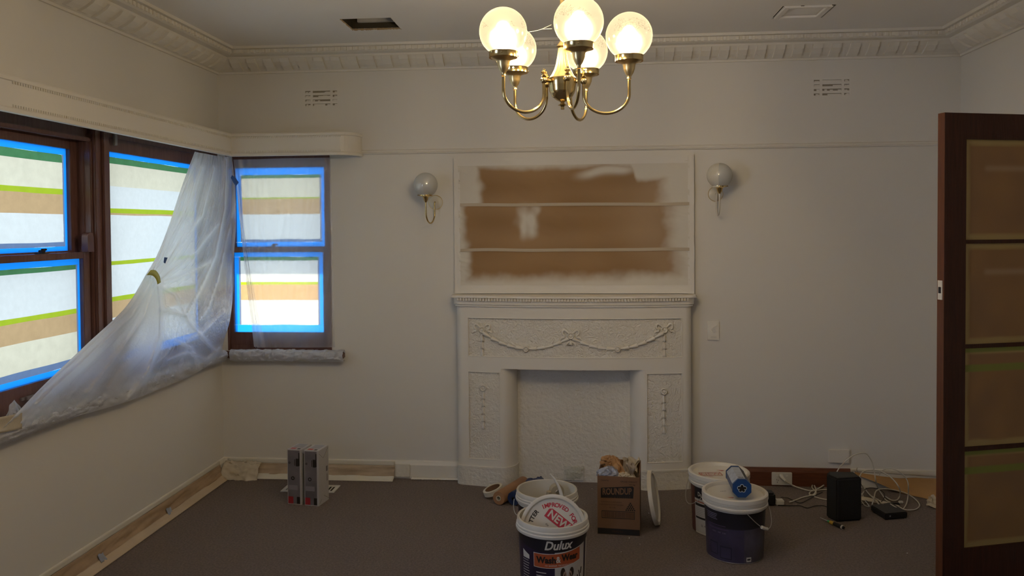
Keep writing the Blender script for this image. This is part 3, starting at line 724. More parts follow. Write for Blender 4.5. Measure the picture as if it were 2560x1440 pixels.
# relief ornament
def onf(x, z, off=.0): return Vector((x, yf(x)+.009-off, z))
def rosette(bm, x, z, r):
    c = onf(x, z, .004)
    mt = Matrix.Rotation(PI/2, 3, 'X')
    lathe(bm, [(0, -.002), (r, -.002), (r, .008), (r*.8, .015), (r*.55, .007), (r*.42, .006), (r*.36, .014), (r*.15, .016), (0, .016)], 16, c, mt)
def bell(bm, x, z, dx, dz, L, w):
    """one bellflower: slim cup opening along (dx, dz) with three tips"""
    d = Vector((dx, 0, dz)).normalized(); s = Vector((dz, 0, -dx)).normalized(); n = Vector((0, -1, 0)); c = onf(x, z, 0)
    def P(a, b, h): return c+d*a*L+s*b*w+n*h
    secs = [(0, .26, .006), (.3, .50, .013), (.65, .66, .017), (.88, .86, .014)]
    rings = []
    for a, b, h in secs: rings.append([bm.verts.new(P(a, b*math.cos(PI*k/6), h*math.sin(PI*k/6))) for k in range(7)])
    for A, B in zip(rings, rings[1:]):
        for k in range(6): bm.faces.new((A[k], A[k+1], B[k+1], B[k]))
    e = rings[-1]
    t1, t2, t3 = bm.verts.new(P(1.22, 1.45, .010)), bm.verts.new(P(1.22, -1.45, .010)), bm.verts.new(P(1.0, 0, .010))
    bm.faces.new((e[0], e[1], t1)); bm.faces.new((e[5], e[6], t2)); bm.faces.new((e[1], e[2], e[3], t3)); bm.faces.new((e[3], e[4], e[5], t3))
def ribbon(bm, cx, cz, k):
    f = lambda pts: [onf(cx+a*k, cz+b*k, .006) for a, b in pts]
    for sgn in (-1, 1):
        tube(bm, f([(0, .006), (sgn*.018, .022), (sgn*.036, .034), (sgn*.048, .026), (sgn*.046, .010), (sgn*.036, .003)]), .0075*k, 8, 5, .9)
        tube(bm, f([(sgn*.036, .003), (sgn*.038, -.008), (sgn*.050, -.010), (sgn*.058, -.018)]), .0070*k, 8, 5, .9)
        tube(bm, f([(0, .006), (sgn*.008, .026), (sgn*.014, .034), (sgn*.006, .038), (sgn*.002, .020)]), .0055*k, 8, 5, .9)
for cx, cz in ((-.611, .957), (-.073, .928), (.484, .962)):
    bm = nb(); ribbon(bm, cx, cz, 1.0); obj('ribbon_bow', bm, PLAS, fp, True)
    bm = nb(); rosette(bm, cx, cz, .0205); obj('rosette', bm, PLAS, fp, True)
for a, b in (((-.611, .945), (-.073, .920)), ((-.073, .920), (.484, .950))):
    bm = nb(); n = 11
    def gp(u): return a[0]+(b[0]-a[0])*u, a[1]+(b[1]-a[1])*u-.088*4*u*(1-u)*.98
    for i in range(n):
        if n//2 == i: continue
        u0 = (i+.1)/n; u1 = (i+1.25)/n
        if i > n//2: u0, u1 = 1-(n-1-i+.1)/n, 1-(n-1-i+1.25)/n; 
        p, q = gp(max(0, min(1, u0))), gp(max(0, min(1, u1)))
        p, q = (q, p) if False else (p, q)
        L = math.hypot(q[0]-p[0], q[1]-p[1]); bell(bm, q[0], q[1], p[0]-q[0], p[1]-q[1], L, .0165)
    obj('garland', bm, PLAS, fp, True)
    mx, mz = gp(.5); bm = nb(); rosette(bm, mx, mz, .0185); obj('rosette', bm, PLAS, fp, True)
for cx, zt, n in ((-.611, .930, 3), (.484, .936, 3), (-.607, .578, 5), (.480, .568, 5)):
    bm = nb()
    for i in range(n): bell(bm, cx, zt-.046*i, 0, -1, .046, .0145)
    obj('bellflower_drop', bm, PLAS, fp, True)
for cx, cz in ((-.608, .602), (.480, .592)):
    bm = nb(); rosette(bm, cx, cz, .0205); obj('rosette', bm, PLAS, fp, True)
bm = nb(); bell(bm, -.073, .905, 0, -1, .035, .016)
for sgn in (-1, 1): tube(bm, [onf(-.073+sgn*.006, .895, .006), onf(-.073+sgn*.022, .883, .008), onf(-.073+sgn*.028, .872, .006)], .006, 6, 4)
obj('leaf_drop', bm, PLAS, fp, True)
# wrapped outlet inside the hearth
t = thing('covered_outlet', 'power point masked with crinkled tape low inside the fireplace opening', 'outlet', (-.06, D-.03, .055))
bm = nb(); grid(bm, lambda u, v: Vector((-.122+.122*u+.002*nz(u*9, v*3), D-.030-.007*math.sin(PI*u)*math.sin(PI*v)-.007*abs(nz(u*7, v*9, 1)), .014+.086*v+.004*nz(u*9, v*4, 3))), 30, 22); obj('tape_cover', bm, mat('crinkled_tape', (.52, .52, .45), .55, bump=.2, bscale=50), t, True)
boxo('faceplate', WHITEP, (-.120, -.002, D-.033, D-.021, .016, .096), t)

# ------------------------------------------------------------------ masked panel above the mantel
MP = thing('masked_panel', 'brown masking paper with white overspray covering the panel above the fireplace', 'panel', (-.06, D, 1.166))
mx0, mx1, mz0, mz1 = -.795, .676, 1.168, 2.016
boxo('backing_board', PAINT, (mx0, mx1, D-.026, D-.001, mz0, mz1), MP, .004)
WP, BP = (.63, .60, .535), (.30, .168, .064)
def spray(co):
    x, z = co.x, co.z; n1 = nz(x*4, z*4, 3); n2 = nz(x*14, z*14, 8); n3 = nz(x*2, z*9, 1)
    strip = 0 if z > 1.716 else (1 if z > 1.437 else 2)
    l = (-.635, -.735, -.700)[strip]; r = (.48, .545, .60)[strip]; tp = 1.948 if x < .325 else 1.86; bt = 1.262+.05*(x-.2 if x > .2 else 0)
    tp = 1.948-.085*smooth(.30, .345, x+.02*n2)
    d = min((x-l)*.8+.02*n2, (r-x)*.30, tp-z, (z-bt)*.6)
    d += .020*n1+.008*n2+.003*nz(x*40, z*40, 4)
    w = 1-smooth(-.020, .034, d)
    # two white patches blown through
    g = math.exp(-((x+.335+.03*n2)/.062)**4-((z-1.617+.02*n1)/.098)**4)*(1.0+.9*nz(x*20, z*14, 5))
    h = math.exp(-((x-.15)/.17)**4-((z-1.892-.16*max(0, x-.05)-.03*n1)/.026)**2)*1.15
    haze = .12*smooth(.1, .55, x)*(1+n1)+.06*(n3+.5)
    w = max(0, min(1, max(w, g, h, haze)))
    b = 1+.16*n3+.08*n1
    return tuple(BP[i]*b*(1-w)+WP[i]*w for i in range(3))
SPR = vmat('oversprayed_paper', .65)
for z0, z1 in ((1.726, 1.99), (1.447, 1.706), (1.20, 1.427)):
    bm = nb()
    grid(bm, lambda u, v: Vector((mx0+.03+(mx1-mx0-.06)*u, D-.0275-.0030*abs(nz(u*9+v*2, v*3+z0*9, 2))*math.sin(PI*v)**.5-.004*max(0, abs(u-.5)-.38)*10*abs(nz(u*22+v*11, v*6, 4)), z0-.012+(z1-z0+.024)*v)), 190, 46)
    o = obj('paper_sheet', bm, SPR, MP, 'all'); colour(o, spray)
for zc, in ((1.716,), (1.437,)):
    bm = nb(); grid(bm, lambda u, v: Vector((-.755+1.40*u, D-.0318, zc-.008+.019*v+.007*nz(u*4, zc*9))), 40, 2); solid(obj('tape_strip', bm, mat('oversprayed_tape', (.50, .425, .325), .9), MP), .0002)
bm = nb()
for a, b, c, d in ((mx0+.002, mx0+.04, mz0, mz1-.01), (mx1-.04, mx1-.002, mz0, mz1-.01)): grid(bm, lambda u, v: Vector((a+(b-a)*u, D-.030-.004*nz(u*3, v*14, a*9), c+(d-c)*v)), 4, 60)
grid(bm, lambda u, v: Vector((mx0+.02+(mx1-mx0-.04)*u, D-.030-.003*nz(u*20, v*4), mz1-.055+.045*v)), 80, 4)
grid(bm, lambda u, v: Vector((mx0+.02+(mx1-mx0-.04)*u, D-.030-.003*nz(u*20, v*4, 5), mz0+.002+.05*v)), 80, 4)
obj('border_tape', bm, PAINT, MP, 'all')
bm = nb(); tube(bm, [(-.758, D-.028, 1.868), (-.758, D-.042, 1.868), (-.754, D-.046, 1.874)], .003, 6, 2); obj('hook', bm, PAINT, MP)

# ------------------------------------------------------------------ chandelier
CX, CYY = -.063, 2.654
ch = thing('chandelier', 'brass five-arm chandelier with lit etched glass globes hanging in the room centre', 'chandelier', (CX, CYY, 1.97))
bm = nb()
lathe(bm, [(0, 1.985), (.006, 1.985), (.005, 1.993), (.008, 1.997), (.015, 1.999), (.008, 2.003), (.006, 2.008), (.012, 2.012), (.020, 2.016), (.034, 2.027), (.043, 2.045), (.045, 2.062), (.046, 2.064), (.046, 2.086), (.044, 2.088)], 40, (CX, CYY, 0))
obj('body_bowl', bm, BRASS, ch, True)
bm = nb(); N = 48
def flute(r, z): return [((r*(1-.06*(k % 4 < 2))*math.cos(2*PI*k/N)), (r*(1-.06*(k % 4 < 2))*math.sin(2*PI*k/N)), z) for k in range(N)]
rings = [[bm.verts.new((CX+x, CYY+y, z)) for x, y, z in flute(r, z)] for r, z in ((.044, 2.088), (.036, 2.098), (.028, 2.113), (.022, 2.130), (.018, 2.150), (.015, 2.170), (.013, 2.185))]
for A, B in zip(rings, rings[1:]):
    for k in range(N): bm.faces.new((A[k], A[(k+1) % N], B[(k+1) % N], B[k]))
obj('body_column', bm, BRASSD, ch, True)
bm = nb(); lathe(bm, [(.013, 2.185), (.020, 2.19), (.013, 2.20), (.007, 2.21), (.007, 2.64), (.03, 2.65), (.055, 2.695), (.06, 2.719)], 24, (CX, CYY, 0)); obj('hanging_rod', bm, BRASS, ch, True)
LITG = etched('lit_globe', True); OFFG = etched('unlit_globe', False)
GZ, GR = 2.216, .0755
def globe_mesh(r):
    bm = nb(); lathe(bm, [(r*math.sin(PI*i/40), -r*math.cos(PI*i/40)) for i in range(5, 40)]+[(0, r)], 48); return bm
yaw_dir = -YAW
for i, a in enumerate((9.6, 81.6, 153.6, 225.6, 297.6)):
    th = math.radians(a)
    # a = clockwise from the side that faces the room's front
    rx, ry = math.sin(th), -math.cos(th)
    dx = rx*math.cos(YAW)-ry*math.sin(YAW)*1.0; dy = rx*math.sin(YAW)+ry*math.cos(YAW)
    d = Vector((dx, dy, 0)); C = Vector((CX, CYY, 0)); R_ = .217
    arm_lab = None
    bm = nb()
    pts = [C+d*.070+Vector((0, 0, z)) for z in (2.072, 2.052, 2.030)]
    for k in range(1, 12):
        q = PI*k/12; pts.append(C+d*(.070+(R_-.070)*(1-math.cos(q))/2)+Vector((0, 0, 2.030-.062*math.sin(q))))
    pts += [C+d*R_+Vector((0, 0, z)) for z in (2.030, 2.055, 2.080)]
    tube(bm, pts, .0052, 10, 3)
    tube(bm, [C+d*.040+Vector((0, 0, 2.075)), C+d*.070+Vector((0, 0, 2.075))], .006, 10, 1)
    sphere(bm, C+d*.070+Vector((0, 0, 2.075)), .0115, 16, 10)
    lathe(bm, [(.006, 2.083), (.009, 2.088), (.005, 2.092), (.005, 2.096), (.010, 2.099), (.010, 2.102), (.004, 2.106), (.005, 2.110), (0, 2.114)], 14, C+d*.070)
    arm = obj('arm', bm, BRASS, ch, True)
    bm = nb(); c = C+d*R_
    lathe(bm, [(.0055, 2.076), (.0075, 2.078), (.0065, 2.084), (.0085, 2.088), (.014, 2.097), (.019, 2.110), (.0205, 2.122), (.024, 2.127), (.036, 2.131), (.042, 2.136)], 28, c)
    obj('tulip_cup', bm, BRASSD, arm, True)
    bm = nb(); lathe(bm, [(.040, 2.134), (.0455, 2.134), (.0455, 2.150), (.047, 2.152), (.044, 2.153), (.040, 2.150)], 36, c, closed=True)
    for k in range(3):
        q = 2*PI*k/3+.5; e = Vector((math.cos(q), math.sin(q), 0)); tube(bm, [c+e*.044+Vector((0, 0, 2.143)), c+e*.052+Vector((0, 0, 2.143))], .003, 8, 1)
    obj('gallery', bm, BRASS, arm, True)
    o = obj('glass_globe', globe_mesh(GR), LITG, arm, 'all'); o.location = c+Vector((0, 0, GZ)); o.parent = arm; o.rotation_euler = (0, 0, i*1.3+2.1)
    lt = bpy.data.lights.new('bulb', 'POINT'); lt.energy = LAMP_W; lt.color = (1, .77, .44); lt.shadow_soft_size = .024
    lo_ = bpy.data.objects.new('bulb', lt); COL.objects.link(lo_); lo_.location = c+Vector((0, 0, GZ-.018)); lo_.parent = ch; lo_.matrix_parent_inverse = ch.matrix_world.inverted()
ch.location.z -= .0195
bm = nb(); g1 = at(1322, 80, 1, 2.62); g2 = at(1378, 62, 1, 2.50)
tube(bm, [g1, (g1+g2)/2+Vector((0, 0, -.004)), g2], .0004, 4, 6); tube(bm, [(g1+g2)/2+Vector((.008, 0, -.002)), g2+Vector((.002, 0, -.012))], .0005, 4, 2)
tag(obj('cobweb', bm, mat('web', (.6, .58, .5), .6)), 'thin cobweb thread strung between two chandelier globes', 'cobweb')

# ------------------------------------------------------------------ wall sconces
def sconce(px, gx, z0, label, painted):
    t = thing('wall_sconce', label, 'lamp', (px, D, z0))
    WHP = mat('painted_metal', (.60, .57, .50), .35)
    bm = nb(); lathe(bm, [(0, .010), (.02, .010), (.036, .006), (.042, .003), (.043, 0), (.044, 0), (.044, -.001)], 32, (px, D, z0), Matrix.Rotation(PI/2, 3, 'X')); obj('wall_plate', bm, WHP, t, True)
    bm = nb(); lathe(bm, [(.0425, 0), (.0455, 0), (.0455, .0025), (.0425, .0025)], 36, (px, D, z0), Matrix.Rotation(PI/2, 3, 'X'), closed=True); obj('plate_rim', bm, BRASSD, t, True)
    s = Vector((px, D-.03, z0)); g = Vector((gx, D-.145, z0)); dv = g-s
    zt = z0+.018; P = [Vector((px, D-.006, z0)), s+Vector((0, 0, .001)), s+dv*.04+Vector((0, 0, -.02))]
    for k in range(1, 10):
        q = PI*k/10; P.append(s+dv*((1-math.cos(q))/2)+Vector((0, 0, -.055-.075*math.sin(q))))
    P += [Vector((gx, D-.145, z0-.03)), Vector((gx, D-.145, zt-.01))]
    bm = nb(); tube(bm, P, .0045, 10, 3); obj('arm', bm, WHP if painted else BRASS, t, True)
    bm = nb(); lathe(bm, [(.005, zt-.022), (.008, zt-.018), (.014, zt-.006), (.018, zt+.008), (.023, zt+.014), (.038, zt+.019)], 24, (gx, D-.145, 0)); obj('tulip_cup', bm, BRASS, t, True)
    bm = nb(); lathe(bm, [(.036, zt+.017), (.041, zt+.017), (.041, zt+.030), (.036, zt+.030)], 32, (gx, D-.145, 0), closed=True)
    for k in range(3):
        q = 2*PI*k/3+(.1 if painted else PI); e = Vector((math.cos(q), math.sin(q), 0)); c = Vector((gx, D-.145, zt+.023)); tube(bm, [c+e*.040, c+e*.050], .003, 8, 1)
    obj('gallery', bm, BRASS, t, True)
    o = obj('glass_globe', globe_mesh(.0735), OFFG, t, 'all'); o.location = Vector((gx, D-.145, zt+.085)); o.matrix_parent_inverse = t.matrix_world.inverted()
    if painted:
        bm = nb(); r = .0742
        a0, a1 = PI*.80, PI*1.42
        lathe(bm, [(r*math.sin(PI*i/32), -r*math.cos(PI*i/32)) for i in range(5, 32)], 20, (gx, D-.145, zt+.085), a0=a0, a1=a1)
        obj('paint_film', bm, WHP, t, 'all')
        bm = nb(); lathe(bm, [(.042, zt+.016), (.042, zt+.031)], 12, (gx, D-.145, 0), a0=a0, a1=a1); obj('painted_gallery_side', bm, WHP, t, True)
    return t
sconce(-.914, -.948, 1.738, 'brass wall light with plain white globe left of the masked panel', False)
sconce(.806, .806, 1.772, 'wall light right of the masked panel, half its globe and arm painted white', True)

# ------------------------------------------------------------------ switch and sockets
t = thing('light_switch', 'white light switch plate painted over right of the fireplace', 'switch', (.79, D, .88))
boxo('faceplate', mat('masked_switch', (.76, .735, .67), .5), (.755, .826, D-.010, D, .883, .998), t, .002)
bm = nb(); z_ = .93
prism(bm, [(0, 0), (1, 0), (1, 1), (0, 1)], 0, 1); bm.free()
bm = nb(); pts = [(.778, .950), (.792, .966), (.808, .974), (.797, .955), (.806, .938), (.794, .930), (.786, .935)]
a = [bm.verts.new((x, D-.0095, z)) for x, z in pts]; b = [bm.verts.new((x, D-.016, z)) for x, z in pts]; bm.faces.new(a); bm.faces.new(b[::-1])
for i in range(len(pts)): bm.faces.new((a[i], a[(i+1) % len(pts)], b[(i+1) % len(pts)], b[i]))
obj('torn_tape', bm, PAINT, t); boxo('rocker', PAINT, (.776, .808, D-.0125, D-.010, .898, .906), t, .0005)
t = thing('covered_outlet', 'white power point with torn tape on the wall at the right above the cables', 'outlet', (1.53, D, .144))
SWP = mat('masked_plate', (.74, .71, .65), .5)
boxo('faceplate', SWP, (1.474, 1.594, D-.016, D, .146, .226), t, .002)
for q in ((1.480, 1.535, .198, .208), (1.545, 1.588, .205, .214)):
    bm = nb(); grid(bm, lambda u, v: Vector((q[0]+(q[1]-q[0])*u, D-.0125-.006*u*v*abs(nz(u*5, v*4, q[0]))-.002*v, q[2]+(q[3]-q[2])*v+.003*nz(u*8, v, q[1]))), 14, 4); solid(obj('torn_tape', bm, TRIMW, t), .001)
t = thing('power_socket', 'white double socket on the brown skirting board with one plug in it', 'outlet', (1.19, D-.018, 0))
boxo('faceplate', WHITEP, (1.134, 1.254, D-.028, D-.018, .008, .086), t, .003)
bm = nb()
for x in (1.166, 1.222): box(bm, x-.006, x+.006, D-.031, D-.028, .062, .072, bev=.001)
obj('rocker', bm, mat('rocker_white', (.75, .73, .68), .3), t)
bm = nb()
for x, z in ((1.163, .042), (1.172, .038), (1.166, .026)): box(bm, x-.0012, x+.0012, D-.0286, D-.0278, z-.004, z+.004)
obj('pin_slots', bm, INK, t)

# ------------------------------------------------------------------ masking paper along the skirting
def strip(name, label, side, s0, s1, secs, tri=None):
    """secs = [(part, material, [(out, z), ...])]"""
    t = thing(name, label, 'paper', PW(side, (s0+s1)/2, 0, 0))
    for part, m, prof, wob in secs:
        bm = nb(); n = int(abs(s1-s0)*46)+6; k = len(prof)-1; sub = 4
        def fn(u, v):
            q = v*k; i = min(int(q), k-1); o = prof[i][0]*(1-q+i)+prof[i+1][0]*(q-i); z = prof[i][1]*(1-q+i)+prof[i+1][1]*(q-i); s = s0+(s1-s0)*u
            w = wob*(nz(s*5, v*2, 3)+.5*nz(s*17+v*5, v*4, 8)); e = math.sin(PI*v)*.7+.3
            return Vector(PW(side, s, max(.0022, z+w*.5*e), max(.019, o+w*e)))
        grid(bm, fn, n, k*sub); solid(obj(part, bm, m, t, 'all'), .0006)
    return t
PW_T = mat('white_masking_tape', (.66, .63, .55), .6)
strip('skirting_mask', 'brown paper and white tape masking the skirting under the long left window', 'L', .6, 4.87,
      [('tape_band', PW_T, [(.020, .117), (.021, .088)], .0008), ('paper_skirt', mat('kraft_shadowed', (.38, .265, .165), .7, bump=.4, bscale=10, var=.15, vscale=6), [(.022, .090), (.030, .07), (.036, .045), (.046, .026)], .012), ('floor_flap', mat('pale_paper', (.52, .41, .29), .7, var=.08, vscale=6), [(.044, .030), (.062, .014), (.085, .004)], .004)])  # paper_skirt is brown kraft paper in its own colour
for y_ in (3.55, 4.17):
    bm = nb(); grid(bm, lambda u, v: Vector((XL+.040+.018*v+.006*nz(u*3, v*3, y_), y_+.045*u, .052-.036*v+.004*math.sin(u*6))), 6, 6); tag(solid(obj('tape_scrap', bm, mat('blue_scrap', (.30, .33, .42), .7), None, 'all'), .0006), 'small faded blue tape scrap on the left skirting paper, %s' % ('nearest the camera' if y_ < 4 else 'halfway to the corner'), 'tape')
strip('skirting_mask', 'pale paper masking the skirting under the small back window, behind the white boxes', 'B', -2.28, -1.185,
      [('tape_band', PW_T, [(.020, .112), (.021, .080)], .001), ('paper_skirt', mat('pale_kraft', (.45, .35, .25), .7, bump=.5, bscale=12, var=.2, vscale=5), [(.022, .082), (.030, .065), (.036, .045), (.050, .020)], .013), ('floor_flap', PW_T, [(.046, .024), (.065, .010), (.095, .003)], .003)])
bm = nb()
def corner(u, v): return Vector((-2.29+.24*u+.01*nz(u*5, v*4), D-.03-.10*v-.018*nz(u*6, v*5, 2), .085-.078*v*v-.03*u*v+.010*abs(nz(u*9, v*8, 4))*2+.004))
grid(bm, corner, 30, 20); tag(solid(obj('paper_fold', bm, DIRTY, None, 'all'), .0008), 'torn crumpled paper flap folded over in the left floor corner', 'paper')
bm = nb()
grid(bm, lambda u, v: Vector((-1.19+.10*u, D-.021-.006*v-.004*abs(nz(u*9, v*6)), .095-.085*v+.003*nz(u*7, v*7, 2))), 16, 12); tag(solid(obj('torn_tape', bm, PW_T, None, 'all'), .0008), 'torn white tape end on the white skirting left of the fireplace', 'tape')
bm = nb(); grid(bm, lambda u, v: Vector((-1.08+.30*u, D-.019-.026*v, .004+.006*(1-v)+.003*nz(u*22, v*3))), 40, 3); tag(solid(obj('dried_paint', bm, TRIMW, None, 'all'), .0008), 'dried paint skin peeling at the foot of the white skirting left of the fireplace', 'paint')
# brown paper fallen from the skirting at the right
t = thing('fallen_paper', 'brown masking paper peeled off the skirting at the right, behind the cables', 'paper', (1.95, D-.05, 0))
def fall(u, v):
    x = 1.62+.60*u; w = .02+.98*min(1, u*1.5)
    zt = .098-.050*u-.012*math.sin(u*5); zb = .070*(1-smooth(0, .45, u))+.003
    out = .024+(.045+.190*w)*v*v*w+.03*math.sin(PI*v)*u
    z = zt*(1-v)+zb*v+.016*math.sin(PI*v)*w+.006*nz(u*6, v*4, 2)
    return Vector((x, D-out-.010*nz(u*5, v*3, 6)*v, max(.003, z)))
bm = nb(); grid(bm, fall, 60, 20); solid(obj('sheet', bm, mat('kraft_orange', (.40, .225, .085), .7, bump=.5, bscale=9, var=.15, vscale=5), t, 'all'), .0008)
bm = nb(); grid(bm, lambda u, v: Vector((1.60+.62*u, D-.0195-.001*u, .112-.014*v-.030*u*v+.002*nz(u*9, 1))), 40, 3); solid(obj('tape_band', bm, PW_T, t, 'all'), .0006)
bm = nb(); tube(bm, [(1.637, D-.024, .100), (1.630, D-.030, .112), (1.634, D-.028, .124)], .003, 6, 4); obj('curled_tip', bm, DIRTY, t)

# ------------------------------------------------------------------ floor register
t = thing('floor_register', 'white rectangular floor vent set in the carpet under the two white boxes', 'vent', (-1.65, 4.71, 0))
bm = nb(); a, b, c, d = -1.815, -1.485, 4.645, 4.775
for q in ((a, b, c, c+.02), (a, b, d-.02, d), (a, a+.022, c+.02, d-.02), (b-.022, b, c+.02, d-.02)): box(bm, *q, .0005, .007, bev=.001)
obj('frame', bm, WHITEP, t); boxo('well', SHADE, (a+.02, b-.02, c+.02, d-.02, .0003, .0012), t)
x = a+.03
for k in range(13):
    boxo('slat', WHITEP, (x, x+.006, c+.022, d-.022, .0014, .006), t); x += .0215

# ------------------------------------------------------------------ two white boxes
def light_box(cx, cy, rz, label):
    t = thing('carton', label, 'box', (cx, cy, 0), 'tall white light fitting cartons'); W_, L_, H_ = .090, .125, .318
    mt = Matrix.Translation((cx, cy, 0)) @ Matrix.Rotation(rz, 4, 'Z')
    WB_ = mat('white_card', (.46, .44, .43), .45)
    def T(bm):
        for v in bm.verts: v.co = mt @ v.co
        return bm
    def q(name, m, pts, lift=None):
        bm = nb(); bm.faces.new([bm.verts.new(p) for p in pts]); return obj(name, T(bm), m, t)
    bm = nb(); box(bm, -W_/2, W_/2, -L_/2, L_/2, 0, H_, bev=.0015); obj('carton_body', T(bm), WB_, t)
    y = -L_/2-.0006
    def fr(x0, x1, z0, z1, dy=0): return [(x0, y-dy, z0), (x1, y-dy, z0), (x1, y-dy, z1), (x0, y-dy, z1)]
    q('printed_face', GREY, fr(-.040, .034, .006, .312))
    q('pale_print', mat('pale_print', (.25, .24, .26), .4), fr(-.036, .020, .085, .112, .0004))
    q('red_square', mat('red_print', (.33, .022, .03), .4), fr(-.040, -.008, .006, .046, .0004)); q('dark_square', INK, fr(.014, .034, .006, .046, .0004))
    q('dark_print', INK, fr(.002, .006, .225, .262, .0004)); q('dark_print', INK, fr(.010, .028, .222, .266, .0004)); q('dark_print', INK, fr(.027, .034, .225, .300, .0004))
    bm = nb(); lathe(bm, [(.006, 0), (.011, 0), (.011, .0006), (.006, .0006)], 20, (-.010, y, .152), Matrix.Rotation(PI/2, 3, 'X'), closed=True); obj('ring_print', T(bm), INK, t)
    bm = nb(); lathe(bm, [(.003, 0), (.006, 0), (.006, .0006), (.003, .0006)], 14, (-.030, y, .240), Matrix.Rotation(PI/2, 3, 'X'), closed=True); obj('ring_print', T(bm), INK, t)
    zt = H_+.0006
    q('top_print', mat('red_print2', (.45, .06, .06), .4), [(-.030, -.055, zt), (.002, -.055, zt), (.002, -.028, zt), (-.030, -.028, zt)])
    q('top_print', INK, [(.012, -.055, zt), (.030, -.055, zt), (.030, -.035, zt), (.012, -.035, zt)])
    q('top_print', mat('pale_grey', (.30, .29, .31), .4), [(-.030, -.022, zt), (.030, -.022, zt), (.030, .052, zt), (-.030, .052, zt)])
    x_ = W_/2+.0006
    bm = nb()
    for a_, b_ in (((-.058, .300), (-.005, .262)), ((-.005, .262), (.055, .308)), ((.0, .045), (.056, .012)), ((-.055, .012), (-.03, .03))): tube(bm, [(x_, a_[0], a_[1]), (x_, b_[0], b_[1])], .0008, 4, 1)
    obj('crease', T(bm), mat('crease', (.15, .14, .13), .7), t)
    for z0, z1, y0, y1 in ((.175, .205, .028, .048), (.118, .158, .036, .045)): q('side_print', GREY, [(x_, y0, z0), (x_, y1, z0), (x_, y1, z1), (x_, y0, z1)])
light_box(-1.640, 4.500, -.15, 'white carton with grey printed front, left one of the standing pair')
light_box(-1.535, 4.484, -.15, 'white carton with grey printed front and blank side, right one of the standing pair')

# ------------------------------------------------------------------ paint buckets
def bucket(name, label, cx, cy, H, R, grp=None, sh=0):
    t = thing(name, label, 'bucket', (cx, cy, 0), grp); Rb = R*.86; Ri = R*.925
    bm = nb(); lathe(bm, [(0, .004), (Rb*.95, 0), (Rb, .004), (Ri, H-.045), (Ri, H-.001), (Ri*.975, H-.001), (Ri*.97, H-.05), (Rb*.95, .012), (0, .012)], 64, (cx, cy, 0)); obj('body', bm, BUCKW, t, True)
    bm = nb(); lathe(bm, [(Ri*.985, H-.049), (R*.985, H-.048), (R, H-.044), (R, H-.036), (R*.975, H-.033), (R*.985, H-.030), (R*.985, H-.024), (R*.965, H-.021), (R*.965, H-.004), (R*.955, H), (R*.935, H), (R*.93, H-.004), (R*.93, H-.05)], 72, (cx, cy, 0), closed=True); obj('rim', bm, BUCKW, t, True)
    def on(ang, z, lift=.0008, sh=sh):   # point on the printed wall of the bucket, ang in radians from the side facing the camera, to the right positive
        z += sh; k = z/(H-.045); r = Rb+(Ri-Rb)*k+lift; base = math.atan2(-cy, -cx)
        a = base+ang; return Vector((cx+r*math.cos(a), cy+r*math.sin(a), z))
    t_R = (Rb, Ri, H)
    def patch(nm, m, a0, a1, fz0, fz1, lift=.0008, n=40):
        bm = nb(); grid(bm, lambda u, v: on(a0+(a1-a0)*u, fz0(u)*(1-v)+fz1(u)*v, lift), n, 3); return obj(nm, bm, m, t, 'all')
    return t, on, patch
def lid(t, cx, cy, z, R):
    bm = nb(); lathe(bm, [(0, z-.010), (R*.80, z-.010), (R*.86, z-.009), (R*.89, z+.002), (R*.91, z+.006), (R*.97, z+.006), (R*1.0, z+.002), (R*1.005, z-.016), (R*.99, z-.018), (R*.99, z-.026), (R*.97, z-.026)], 72, (cx, cy, 0)); return obj('lid', bm, BUCKW, t, True)
const = lambda c: (lambda u: c)
WHITEI = mat('white_ink', (.62, .58, .50), .45); NAVY = mat('navy_label', (.010, .010, .016), .35); PURP = mat('purple_label', (.022, .014, .040), .35, var=.3, vscale=5); WLAB = mat('white_label', (.50, .47, .42), .4)
VIOLET = mat('violet_label', (.042, .034, .068), .4, var=.35, vscale=9); SLATE = mat('slate_label', (.070, .062, .082), .35, var=.35, vscale=12); BLUEGREY = mat('faint_ink', (.20, .18, .26), .5)
# A: front open bucket
A_ = (-.133, 3.385, .356, .156)
t, on, patch = bucket('paint_bucket', 'open white paint bucket with a lid standing in it, nearest the camera', *A_, sh=.046)
patch('label_lower', PURP, -1.5, 1.3, const(-.03), const(.24), .0006)
patch('label_top', NAVY, -1.5, 1.45, lambda u: .236-.030*math.sin(PI*u), const(.264), .0014)
patch('photo_panel', WLAB, .06, 1.12, const(-.03), const(.235), .0010)
def cyl(c0, z0, sl=0):
    r = .140
    return lambda u, v: on(c0+u/r, z0+v+sl*u, .0022)
patch('orange_badge_edge', WHITEI, -.58, .90, lambda u: .1405-.008*math.sin(PI*u)+.020*u, lambda u: .2005-.006*math.sin(PI*u)+.018*u, .0013)
patch('orange_badge', ORANGE, -.565, .885, lambda u: .1430-.008*math.sin(PI*u)+.020*u, lambda u: .1980-.006*math.sin(PI*u)+.018*u, .0017)
text('Dulux', .050, WHITEI, cyl(.19, .2345, .03), t, bold=.0014, shear=.28, fit=.118)
text('Wash', .036, INK, cyl(-.20, .173, .03), t, bold=.0016, fit=.082)
text('&', .036, WHITEI, cyl(.165, .176, .03), t, bold=.0008, fit=.019)
text('Wear', .036, INK, cyl(.52, .1835, .03), t, bold=.0016, fit=.076)
text('101 BARRIER TECHNOLOGY', .0085, WHITEI, cyl(.19, .1525, .03), t, fit=.115)
patch('side_tab', WHITEI, -1.02, -.74, const(.165), lambda u: .198-.016*u, .0014)
for k in range(9):
    z = .156-.011*k; patch('text_line', WHITEI, -1.04, -.78+.03*random.random(), const(z), const(z+.0022), .0014, 10)
